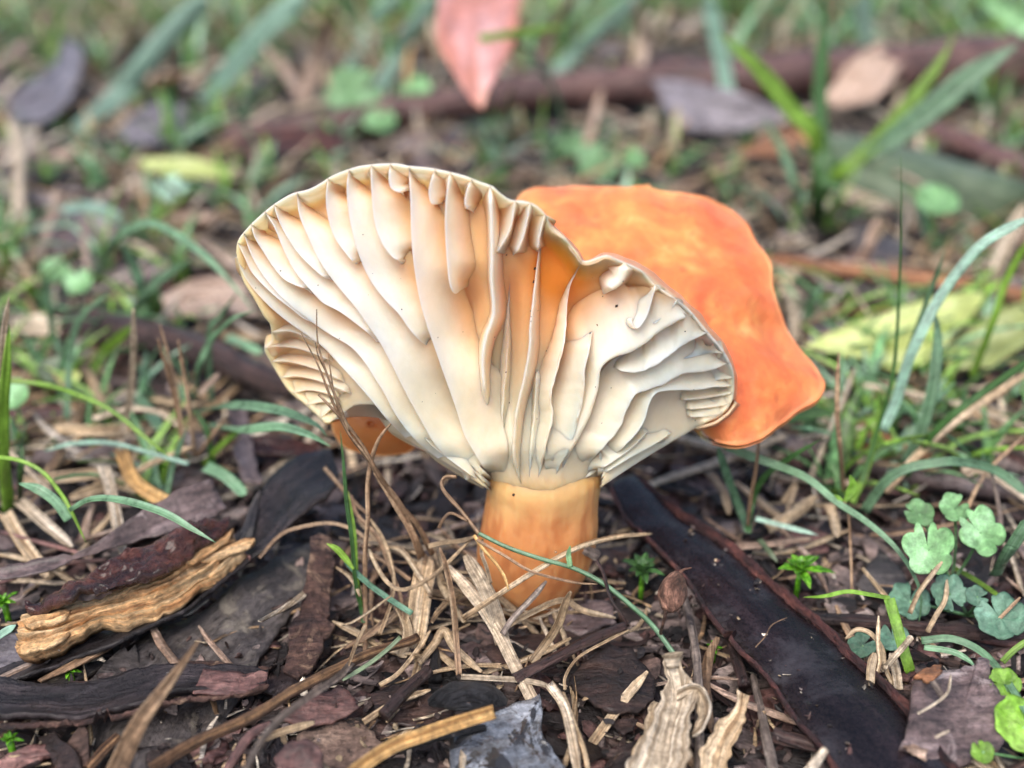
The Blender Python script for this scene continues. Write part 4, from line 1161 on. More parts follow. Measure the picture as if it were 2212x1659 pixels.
ST_ = [  # straws: path, width, material, label, width at the start
    ([(790, 1410, .25), (790, 1327, None, 10.55), (790, 1202, None, 10.45), (796, 1118, None, 10.35), (798, 1031, None, 10.3), (817, 955, None, 10.2), (845, 915, None, 10.15)], 10, 'tan_stalk', 'upright thin straw with a forked tip left of the stem'),
    ([(991, 1459, .2), (985, 1380, None, 9.95), (977, 1293, None, 9.85), (962, 1220, None, 9.75), (950, 1184, None, 9.7)], 13, 'tan_stalk', 'thin brown straw leaning upright in front of the stem foot'),
    ([(1148, 1432, .3), (1175, 1395, None, 9.9), (1204, 1351, None, 9.8), (1222, 1300, None, 9.7), (1233, 1277, None, 9.65)], 18, 'straw', 'short pointed straw rising right of the stem foot'),
    ([(1152, 1510, .26), (1117, 1444, .34), (1070, 1351, .5), (1024, 1286, .62), (968, 1222, .72)], 28, 'pale_straw', 'widest pale flat straw leaning on the stem foot'),
    ([(1085, 1390, .35), (1070, 1329, .55), (1042, 1261, .75), (1005, 1200, .9)], 34, 'pale_straw', 'broad pale leaf sheath pressed against the left side of the stem'),
    ([(1060, 1260, .8), (1050, 1225, .95), (1040, 1195, 1.05), (1042, 1165, 1.1)], 8, 'pale_straw', 'narrow pale ribbon along the left side of the stem'),
    ([(890, 1400, .2), (900, 1340, .3), (905, 1300, .4), (915, 1240, .5), (925, 1200, .55)], 48, 'straw', 'translucent tan husk standing in the straw clump left of the stem'),
    ([(797, 1185, .8), (826, 1243, .7), (858, 1272, .66), (894, 1268, .68), (937, 1243, .75), (970, 1214, .82), (1016, 1167, .95)], 9, 'straw', 'curving straw that loops down in front of the husk'),
    ([(560, 1205, .6), (600, 1160, .7), (639, 1141, .74), (715, 1130, .78), (775, 1150, .76), (800, 1180, .7)], 8, 'tan_stalk', 'arched tan straw over the flaky bark'),
    ([(1000, 1335, .6), (1064, 1293, .8), (1152, 1236, .95), (1247, 1183, 1.0), (1327, 1160, .9), (1410, 1152, .8)], 12, 'straw', 'long straw running diagonally across the stem foot'),
    ([(1085, 1370, .5), (1110, 1333, .6), (1150, 1290, .68), (1180, 1255, .75)], 13, 'grey_stick', 'short grey straw pointing up across the stem foot'),
    ([(1090, 1355, .4), (1150, 1322, .5), (1214, 1297, .5), (1260, 1320, .4), (1330, 1335, .35)], 13, 'straw', 'bent straw lying at the foot of the stem'),
    ([(925, 1180, .9), (960, 1172, .92), (1000, 1168, .95), (1026, 1160, 1.0)], 10, 'straw', 'short straw linking the loop to the runner'),
    ([(1067, 1538, .55), (988, 1562, .55), (916, 1587, .55), (844, 1614, .55), (772, 1662, .55), (700, 1720, .55)], 30, 'gold_straw', 'thick golden straw pointing to the lower left at the bottom edge'),
    ([(996, 1462, .3), (1060, 1465, .33), (1130, 1470, .3), (1180, 1480, .3), (1200, 1495, .3)], 12, 'pale_straw', 'pale straw lying across in front of the flat straw'),
    ([(1185, 1478, .3), (1215, 1520, .3), (1232, 1580, .3), (1250, 1680, .25)], 22, 'pale_straw', 'folded pale straw standing right of the wet blue flake'),
    ([(1215, 1495, .3), (1240, 1560, .3), (1262, 1620, .3), (1275, 1690, .2)], 12, 'straw', 'narrow straw beside the folded pale straw'),
    ([(1220, 1490, .28), (1222, 1460, .3), (1250, 1420, .32), (1310, 1385, .34), (1360, 1360, .36)], 6, 'straw', 'hair thin straw arching over the rounded flake'),
    ([(905, 1430, .2), (940, 1390, .25), (960, 1360, .3), (985, 1400, .24), (1040, 1450, .2)], 18, 'straw', 'folded straw between the husk and the leaning straw'),
    ([(820, 1480, .2), (860, 1455, .24), (905, 1400, .3), (930, 1360, .3)], 10, 'straw', 'slanting straw behind the dark broken twig'),
    ([(785, 1560, .2), (830, 1530, .22), (870, 1510, .24), (930, 1490, .22)], 14, 'straw', 'dull straw under the broken dark twig'),
    ([(760, 1430, .5), (728, 1464, .7), (653, 1515, .9), (583, 1576, 1.05), (537, 1650, 1.1), (515, 1700, 1.1)], 15, 'grey_stick', 'blurred grey brown stalk rising across the striped twig'),
    ([(790, 1350, .7), (770, 1390, .6), (752, 1440, .55)], 8, 'straw', 'short straw end joining the grey brown stalk'),
    ([(865, 1376, .6), (840, 1400, .55), (800, 1432, .5), (740, 1470, .45)], 9, 'leaf_olive', 'thin olive straw crossing above the striped twig'),
    ([(560, 1600, .3), (610, 1580, .34), (680, 1560, .36)], 16, 'straw', 'short tan straw above the spotted flake'),
    ([(470, 1700, .4), (505, 1640, .45), (540, 1590, .5), (585, 1560, .5)], 20, 'pink_bark', 'mauve pointed sliver right of the striped twig at the bottom'),
    ([(885, 1250, .5), (840, 1218, .5), (800, 1195, .55), (780, 1175, .55)], 9, 'tan_stalk', 'brown straw leading into the left end of the loop'),
    ([(890, 1325, .45), (850, 1300, .5), (800, 1265, .55), (745, 1215, .6)], 12, 'leaf_blue', 'grey green dead blade slanting down to the husk'),
    ([(820, 1370, .3), (845, 1300, .45), (850, 1240, .6), (830, 1170, .75), (800, 1120, .85)], 8, 'straw', 'thin curved straw in the middle of the straw clump'),
    ([(870, 1360, .3), (865, 1290, .45), (840, 1220, .6), (815, 1160, .7), (770, 1110, .8), (760, 1070, .85)], 9, 'tan_stalk', 'brown straw rising to the left through the straw clump'),
    ([(930, 1280, .5), (905, 1240, .6), (870, 1190, .7), (835, 1180, .7)], 12, 'straw', 'broad short straw at the top of the husk'),
    ([(865, 1420, .2), (880, 1370, .3), (870, 1330, .35), (850, 1300, .4)], 22, 'straw', 'wide crumpled straw left of the husk'),
    ([(700, 1010, .9), (735, 1050, .8), (770, 1090, .7), (795, 1110, .65)], 8, 'tan_stalk', 'thin straw touching the black strip tip'),
    ([(1024, 1155, 1.2), (1048, 1190, 1.1), (1072, 1217, 1.0), (1090, 1245, .95), (1098, 1272, .9)], 7, 'gold_straw', 'short golden rootlet hanging before the stem'),
    ([(1030, 1165, 1.2), (1090, 1200, 1.1), (1150, 1235, 1.0), (1240, 1258, .9), (1290, 1262, .85)], 6, 'tan_stalk', 'thin brown thread beside the green runner'),
    ([(1969, 1374, .75), (1950, 1398, .6), (1930, 1420, .5), (1905, 1450, .3)], 13, 'pale_straw', 'pale cut stub of straw in the small husk cluster right of the pod'),
    ([(1890, 1470, .3), (1900, 1430, .4), (1897, 1390, .5), (1898, 1330, .65)], 9, 'straw', 'thin straw tip standing in the small husk cluster'),
    ([(1930, 1480, .2), (1912, 1440, .3), (1905, 1400, .4), (1880, 1368, .5), (1850, 1360, .5), (1826, 1380, .4)], 10, 'straw', 'curled straw bending left over the bluish leaves'),
    ([(1940, 1490, .2), (1935, 1450, .25), (1925, 1410, .3)], 20, 'pale_straw', 'broad pale husk right of the pod edge'),
    ([(1880, 1480, .3), (1882, 1440, .4), (1890, 1410, .45)], 18, 'straw', 'short tan husk at the right edge of the pod'),
    ([(1965, 1325, .4), (1985, 1280, .6), (2010, 1245, .75), (2036, 1213, .85)], 10, 'straw', 'slanting straw left of the pale green lobed leaf'),
    ([(2003, 1365, .3), (2022, 1330, .4), (2042, 1295, .5), (2046, 1252, .65)], 10, 'straw', 'bent straw stub standing above the dark horizontal twig'),
    ([(2139, 1360, .3), (2160, 1335, .4), (2205, 1290, .6)], 7, 'tan_stalk', 'thin straw leaning right near the round bluish leaf'),
    ([(1985, 1540, .6), (2020, 1520, .62), (2048, 1495, .64), (2055, 1455, .68)], 6, 'pale_straw', 'hair thin straw lying on the mauve flake'),
    ([(2022, 1592, .56), (2052, 1578, .56)], 6, 'pale_straw', 'tiny pale straw chip on the mauve flake'),
    ([(2014, 1472, .6), (2035, 1505, .58)], 14, 'grey_stick', 'short grey chip on the upper part of the mauve flake'),
    ([(1752, 1030, .3), (1785, 955, .5), (1816, 882, .7), (1848, 794, 1.0)], 13, 'pale_straw', 'pale straight straw standing right below the cap tip'),
    ([(1864, 832, .5), (1952, 846, .55), (2072, 874, .5), (2230, 926, .4)], 11, 'pale_straw', 'long horizontal straw crossing the grass right of the cap'),
    ([(1812, 990, .3), (1880, 1000, .32), (1990, 1010, .3), (2090, 1025, .25)], 8, 'straw', 'long thin straw lying on the soil right of the cap'),
    ([(1912, 1062, .5), (1990, 975, .7), (2072, 905, .9), (2184, 830, 1.1), (2230, 800, 1.2)], 17, 'straw', 'tan straw rising to the right beside the green blade'),
    ([(1822, 1060, .3), (1814, 960, None, 11.6), (1808, 882, None, 11.4), (1812, 762, None, 11.2)], 10, 'tan_stalk', 'thin brown stalk standing right of the cap tip'),
    ([(1614, 1150, .3), (1620, 1090, None, 11.5), (1634, 1000, None, 11.3), (1640, 940, None, 11.2)], 8, 'tan_stalk', 'brown stalk rising to the lower edge of the orange cap'),
    ([(2080, 1020, .6), (2110, 1010, .62), (2160, 1035, .6), (2230, 1090, .5)], 30, 'pale_straw', 'broad pale straw at the right edge above the lobed leaves'),
    ([(2085, 1110, .4), (2112, 1050, .7), (2150, 1000, .9), (2215, 940, 1.1)], 8, 'tan_stalk', 'thin brown branching straw in front of the broad pale straw'),
    ([(2165, 1170, .3), (2160, 1100, .5), (2140, 1010, .9)], 8, 'grey_stick', 'greyish straw hanging from the brown branching straw'),
    ([(1690, 1085, .3), (1720, 1045, .4), (1700, 1100, .3)], 12, 'straw', 'small curled straw right of the dark arched blade'),
    ([(1660, 1140, .25), (1715, 1110, .3), (1765, 1072, .35)], 26, 'straw', 'broad dead blade lying behind the thin sprout'),
    ([(1790, 1090, .4), (1800, 1120, .35), (1808, 1160, .3)], 22, 'straw', 'short hollow straw piece left of the thin sprout'),
    ([(1400, 1120, .3), (1370, 1140, .35), (1330, 1150, .4)], 9, 'straw', 'small straw right behind the stem'),
    ([(1530, 1020, .4), (1560, 1060, .4), (1575, 1110, .35)], 20, 'straw', 'dead pale blade under the orange cap'),
    ([(10, 1109, .3), (50, 1175, .3), (103, 1249, .3)], 30, 'straw', 'broad straw left of the split wood'),
    ([(42, 1085, .35), (100, 1135, .35), (154, 1183, .35)], 26, 'pale_straw', 'pale broad straw at the base of the left grass clump'),
    ([(40, 1042, .4), (130, 1032, .4), (243, 1020, .4)], 26, 'straw', 'horizontal broad straw behind the left grass clump'),
    ([(224, 1008, .7), (245, 1090, .6), (266, 1205, .45)], 26, 'pale_straw', 'pale upright flat straw above the split wood'),
    ([(261, 975, .6), (289, 1039, .5), (350, 1080, .45), (420, 1112, .4)], 30, 'gold_straw', 'golden curled straw above the split wood'),
    ([(300, 1060, .3), (250, 1045, .3), (200, 1060, .3), (150, 1075, .3)], 24, 'straw', 'dull flat straw crossing behind the pale upright one'),
    ([(258, 975, .6), (268, 920, None, 12.6), (280, 860, None, 12.5), (288, 762, None, 12.3), (288, 666, None, 12.1)], 13, 'pale_straw', 'tall pale straw standing among the grass left of the cap'),
    ([(408, 1002, .7), (320, 978, .8), (240, 958, .8), (160, 958, .75), (96, 974, .6)], 9, 'grass_blue', 'arched silvery dead blade left of the cap'),
    ([(396, 985, .5), (385, 900, None, 12.3), (368, 822, None, 12.1), (340, 730, None, 11.9)], 8, 'tan_stalk', 'leftmost of three thin brown stalks left of the cap'),
    ([(420, 985, .5), (412, 900, None, 12.2), (400, 820, None, 12.1), (386, 735, None, 11.9)], 8, 'tan_stalk', 'rightmost of three thin brown stalks left of the cap'),
    ([(400, 1000, .5), (385, 860, None, 12.2), (365, 770, None, 12.1), (345, 700, None, 12.0)], 7, 'tan_stalk', 'middle one of three thin brown stalks left of the cap'),
    ([(425, 985, .4), (455, 945, .7), (490, 900, .9)], 7, 'tan_stalk', 'short brown straw slanting right behind the three stalks'),
    ([(280, 1030, .5), (330, 1000, .6), (370, 985, .65), (420, 965, .7)], 14, 'straw', 'tan straw slanting up behind the golden curled straw'),
    ([(430, 850, .9), (450, 830, 1.0), (474, 806, 1.1)], 13, 'leaf_tan', 'small pointed husk among the grass left of the cap'),
    ([(135, 950, .3), (115, 1000, .3), (90, 1055, .25), (60, 1090, .2)], 10, 'tan_stalk', 'curved brown straw beside the left grass clump'),
    ([(0, 960, .8), (35, 990, .7), (70, 1025, .6), (110, 1060, .5)], 8, 'pale_straw', 'pale thin straw hanging over the left grass clump'),
    ([(200, 905, .6), (270, 885, .7), (340, 890, .7), (400, 930, .6)], 12, 'pale_straw', 'long pale straw bending across behind the tall straw'),
    ([(0, 930, .3), (100, 925, .3), (220, 930, .3), (320, 915, .3)], 22, 'straw', 'wide dull straw lying flat at the left edge'),
    ([(225, 880, .3), (205, 830, .4), (180, 790, .5)], 24, 'straw', 'leaning broad dead blade left of the tall straw'),
    ([(-10, 152, .8), (40, 112, .9), (90, 78, 1.0)], 30, 'leaf_tan', 'blurred tan blade in the upper left corner'),
    ([(30, 260, 1.0), (45, 330, .8), (40, 400, .6), (50, 500, .3)], 26, 'pale_straw', 'blurred pale dead stalk near the left edge'),
    ([(80, 560, .3), (110, 470, .6), (125, 400, 1.0)], 18, 'leaf_tan', 'blurred tan straw rising at the far left'),
    ([(200, 660, .3), (190, 560, .7), (180, 480, 1.0)], 16, 'leaf_tan', 'second blurred tan straw rising at the far left'),
    ([(659, 225, .3), (684, 126, 1.4), (705, 60, 2.2), (725, 5, 3.0)], 30, 'leaf_tan', 'blurred tan stalk above the left part of the cap'),
    ([(655, 225, .3), (620, 160, .8), (569, 94, 1.4)], 24, 'leaf_tan', 'second blurred tan stalk leaning left above the cap'),
    ([(1374, 225, .4), (1392, 130, 1.4), (1388, 72, 2.0), (1366, 0, 3.0)], 18, 'leaf_tan', 'curved tan stalk in front of the background branch'),
    ([(1265, 330, .3), (1285, 260, .9), (1300, 195, 1.5)], 18, 'leaf_tan', 'tan stub standing in front of the background branch'),
    ([(1450, 350, .3), (1456, 290, .8), (1464, 230, 1.2)], 20, 'pale_straw', 'pale stub right of the tan stub before the branch'),
    ([(1174, 135, .5), (1200, 54, 1.6), (1245, -10, 2.6)], 24, 'leaf_tan', 'slanting tan stalk behind the background branch'),
    ([(1722, 735, .3), (1716, 680, .6), (1700, 632, .9)], 24, 'pale_straw', 'pale stub standing at the right edge of the cap'),
    ([(1790, 405, .4), (1850, 430, .4), (1920, 450, .4)], 34, 'pale_straw', 'pale chip at the foot of the upper right grass plant'),
    ([(1860, 560, .2), (1880, 520, .6), (1900, 470, 1.0)], 22, 'leaf_tan', 'tan stub behind the right shoulder of the cap'),
    ([(2140, 640, .3), (2160, 560, .9), (2215, 440, 1.6)], 28, 'pale_straw', 'pale crossing straw at the right edge'),
    ([(2130, 590, .3), (2170, 540, .7), (2230, 480, 1.2)], 22, 'leaf_tan', 'tan straw beside the pale crossing straw at the right edge'),
]
for pt, wpx, mt, lb in ST_:
    blade('straw', pt, wpx, M[mt], lb, 'straw', fold=rnd.choice([.5, -.4, .35]), tip=.22, wend=.35, n=max(20, 7 * len(pt)), thick=.03, twist=rnd.uniform(-.4, .4), bump=.015)

# blurred tapering dead leaf in front of the lens
blade('dead_leaf', [(235, 1700, None, 8.5), (262, 1640, None, 8.5), (303, 1557, None, 8.45), (369, 1468, None, 8.4), (432, 1380, None, 8.3)], 44, M['tan_stalk'], 'blurred pointed dead blade rising at the bottom left, closest to the viewer', 'dead leaf', fold=.4, tip=.85, wend=.08, n=40)

# crumpled husks at the bottom right of centre
hk = empty('dry_husk', G(1470, 1560, .2), 'cluster of crumpled pale grass husks right of the rounded brown flake', 'husk')
strip('husk_blade', [(1432, 1420, .75), (1436, 1450, .65), (1425, 1500, .5), (1385, 1590, .4), (1360, 1680, .3)], [(1475, 1416, .75), (1470, 1450, .65), (1500, 1500, .5), (1490, 1590, .4), (1480, 1690, .3)], M['pale_straw'], parent=hk, n=50, m=8, curl=.5, thick=.03, rag=.08, bump=.06, seed=71)
strip('husk_blade', [(1465, 1490, .6), (1510, 1480, .66), (1532, 1520, .6), (1520, 1570, .5), (1495, 1592, .42)], [(1462, 1512, .5), (1495, 1505, .52), (1510, 1530, .5), (1500, 1560, .44), (1490, 1582, .4)], M['pale_straw'], parent=hk, n=36, m=6, curl=.4, thick=.03, rag=.05, bump=.05, seed=72)
strip('husk_blade', [(1415, 1520, .3), (1392, 1580, .3), (1362, 1660, .3)], [(1448, 1520, .36), (1440, 1590, .36), (1430, 1680, .3)], M['straw'], parent=hk, n=30, m=6, curl=.3, thick=.03, rag=.06, bump=.04, seed=73)
strip('husk_blade', [(1430, 1418, .8), (1446, 1412, .85), (1476, 1416, .8)], [(1440, 1440, .7), (1455, 1446, .7), (1468, 1440, .7)], M['pale_straw'], parent=hk, n=16, m=5, curl=.3, thick=.03, rag=.05, bump=.03, seed=74)
strip('dry_husk', [(1519, 1690, .2), (1540, 1593, .3), (1581, 1540, .4), (1590, 1486, .5)], [(1570, 1690, .2), (1588, 1614, .3), (1614, 1552, .42), (1622, 1505, .5)], M['straw'], 'single twisted tan husk between the husk cluster and the grey twig', 'husk', n=40, m=8, curl=.5, thick=.03, rag=.07, bump=.07, seed=75)

# seed capsule
cp = empty('seed_capsule', G(1440, 1380, .3), 'round brown seed capsule with a beak on a thin stalk right of the stem', 'seed capsule')
q = pxpath([(1440, 1318, .86), (1448, 1298, .9), (1454, 1275, .95), (1460, 1252, 1.0), (1464, 1240, 1.02)], 18)
V, Fc, uv = tube(q, [.118 * math.sin(math.pi * (.06 + .88 * i / 17)) ** .6 for i in range(18)], 16, .22, 4)
build('capsule', V, Fc, M['capsule'], cp, uv)
stick('beak', [(1464, 1246, 1.02), (1474, 1232, 1.06), (1494, 1226, 1.1)], 5, 1, M['capsule'], parent=cp)
stick('stalk', [(1440, 1316, .86), (1432, 1350, .7), (1428, 1372, .5), (1450, 1410, .3)], 4, 3, M['capsule'], parent=cp)

# green runner across the stem
rn = empty('runner', G(1240, 1228, .9), 'thin green creeping runner crossing in front of the stem', 'runner')
stick('runner_stem', [(1034, 1152, 1.2), (1096, 1182, 1.1), (1168, 1207, 1.02), (1240, 1228, .95), (1304, 1261, .85), (1366, 1311, .7), (1412, 1354, .55), (1458, 1416, .4)], 4.5, 6, M['grass'], parent=rn, n=50, bump=.1)
stick('runner_tip', [(1034, 1152, 1.2), (996, 1103, 1.35), (956, 1056, 1.5), (960, 1032, 1.6), (985, 1030, 1.65)], 4.5, 4, M['tan_stalk'], parent=rn, n=30, bump=.4)
stick('runner_tip', [(1010, 1125, 1.3), (975, 1108, 1.35), (958, 1120, 1.3), (948, 1140, 1.2)], 3, 4, M['tan_stalk'], parent=rn, n=20, bump=.4)
stick('rootlet', [(1290, 1210, 1.05), (1305, 1240, .95), (1318, 1290, .8), (1345, 1330, .7), (1356, 1352, .6)], 4, 3, M['dark_stick'], parent=rn, n=24, bump=.7)
blade('small_leaf', [(1232, 1226, .97), (1228, 1200, 1.05), (1232, 1178, 1.12)], 12, M['leaf_green'], parent=rn, tip=.5, n=12)

# fallen leaves in the background
LEAVES = [
    ([(960, -60, 3.9), (942, 60, 3.3), (953, 119, 2.95), (989, 180, 2.58), (1021, 223, 2.27), (1034, 234, 2.2)], [(1130, -60, 3.9), (1120, 60, 3.3), (1097, 137, 2.86), (1060, 190, 2.5), (1048, 223, 2.27), (1042, 236, 2.18)], 'leaf_pink', 'pink and orange leaf hanging point down into the top of the picture', .25, .04),
    ([(1740, 746, .5), (1817, 710, .6), (1933, 678, .7), (2033, 646, .75), (2125, 636, .7)], [(1742, 750, .5), (1790, 766, .42), (1873, 792, .35), (1953, 812, .3), (2030, 765, .4), (2125, 650, .7)], 'leaf_yellow', 'yellow green pointed leaf lying right of the cap', .2, .04),
    ([(2040, 770, .4), (2090, 718, .5), (2150, 680, .6), (2240, 650, .65)], [(2046, 800, .36), (2132, 800, .32), (2180, 772, .4), (2250, 740, .45)], 'leaf_yellow', 'pale green holed leaf at the right edge behind the grass', .15, .04),
    ([(1780, 262, .8), (1884, 236, 1.1), (1992, 268, 1.1), (2100, 330, 1.1), (2230, 410, 1.0)], [(1770, 330, .6), (1850, 420, .3), (1960, 440, .3), (2064, 462, .3), (2230, 490, .3)], 'leaf_olive', 'large rolled olive leaf behind the upper right grass plant', -.45, .08),
    ([(1410, 172, 1.2), (1500, 180, 1.3), (1596, 200, 1.3), (1690, 240, 1.0)], [(1437, 236, .7), (1488, 284, .5), (1600, 284, .5), (1690, 262, .8)], 'leaf_grey', 'mauve grey curved leaf leaning on the background branch', .1, .05),
    ([(20, 223, .7), (80, 180, .9), (125, 130, 1.1), (137, 84, 1.3)], [(25, 268, .5), (108, 268, .5), (168, 190, .8), (182, 95, 1.2)], 'leaf_grey', 'grey mauve dead leaf at the upper left', .1, .05),
    ([(128, 446, .4), (180, 438, .5), (240, 450, .5), (275, 480, .4)], [(135, 460, .35), (190, 480, .35), (240, 496, .35), (268, 492, .35)], 'grass_blue', 'pale silvery leaf left of the cap behind the arched blade', .2, .04),
    ([(1590, 335, .3), (1660, 300, .5), (1740, 262, .8)], [(1640, 340, .3), (1690, 345, .3), (1750, 300, .5)], 'leaf_rust', 'rust brown leaf behind the cap, left of the grass plant', .2, .05),
    ([(1780, 215, .6), (1850, 130, 1.3), (1905, 92, 1.6)], [(1815, 236, .5), (1900, 215, .7), (1950, 130, 1.2)], 'leaf_tan', 'pale pinkish tan leaf between the two fans of upper right blades', .2, .05),
    ([(500, 320, .4), (560, 290, .6), (640, 280, .7), (740, 290, .6)], [(510, 350, .3), (600, 345, .3), (680, 335, .3), (760, 320, .4)], 'pod_edge', 'dark crimson leaf under the left end of the background branch', .2, .05),
    ([(300, 345, .5), (380, 345, .6), (440, 350, .6), (500, 370, .5)], [(310, 370, .4), (380, 385, .4), (440, 390, .4), (500, 395, .4)], 'leaf_yellow', 'dull yellow leaf in the blurred ground upper left of the cap', .2, .04),
    ([(255, 290, .4), (320, 240, .7), (400, 225, .8)], [(300, 320, .3), (370, 320, .3), (440, 290, .4)], 'leaf_grey', 'blurred greyish pink leaf between the two slanting blades', .15, .05),
    ([(350, 650, .3), (420, 610, .4), (520, 610, .4)], [(370, 700, .2), (450, 690, .2), (560, 690, .2)], 'leaf_tan', 'broad brown leaf just left of the cap', .15, .05),
    ([(100, 500, .3), (180, 470, .4), (260, 490, .4)], [(120, 560, .2), (200, 540, .2), (280, 540, .2)], 'purple_bark', 'mauve leaf under the silvery leaf at the left', .15, .05),
    ([(30, 690, .4), (90, 680, .5), (130, 690, .5)], [(20, 720, .3), (80, 725, .3), (130, 722, .3)], 'pale_straw', 'pale woody chip at the left edge', .1, .08),
]
for L_, R_, mt, lb, cu, th in LEAVES:
    strip('fallen_leaf', L_, R_, M[mt], lb, 'leaf', n=36, m=8, curl=cu, thick=th, rag=.03, bump=.05, seed=rnd.uniform(0, 60), rough_s=.8)

# ------------------------------------------------------------------ grass
def plant(label, base, blades, name='grass_plant', cat='grass plant', stalk=None):
    t = empty(name, G(*base), label, cat)
    for b in blades:
        pt, wpx, mt = b[:3]
        kw = b[3] if len(b) > 3 else {}
        blade('blade', pt, wpx, M[mt], parent=t, **kw)
    return t


plant('tall grass plant with bright green blades fanning out behind the right of the cap', (1770, 465, 0), [
    ([(1768, 470, .1), (1774, 400, None, 19.6), (1776, 324, None, 19.5), (1770, 216, None, 19.4), (1776, 100, None, 19.2), (1780, -20, None, 19)], 30, 'grass_dark', dict(w0=52)),
    ([(1768, 465, .2), (1764, 306, None, 19.3), (1704, 234, None, 19), (1639, 151, None, 18.7), (1556, 74, None, 18.4)], 38, 'grass_bright', dict(w0=24)),
    ([(1770, 465, .2), (1800, 390, None, 19.2), (1866, 330, None, 18.9), (1956, 234, None, 18.6), (2028, 137, None, 18.4), (2060, 80, None, 18.3)], 32, 'grass_bright', {}),
    ([(1840, 350, None, 19), (1900, 318, None, 18.8), (1992, 252, None, 18.5), (2100, 162, None, 18.2), (2200, 95, None, 18)], 54, 'grass', dict(w0=26)),
    ([(1740, 455, .2), (1722, 414, None, 19.5), (1689, 324, None, 19.3), (1650, 256, None, 19.1)], 18, 'grass', {}),
    ([(1768, 470, .1), (1786, 420, None, 19.3), (1802, 380, None, 19.2), (1812, 340, None, 19.1)], 50, 'grass_dark', {}),
])
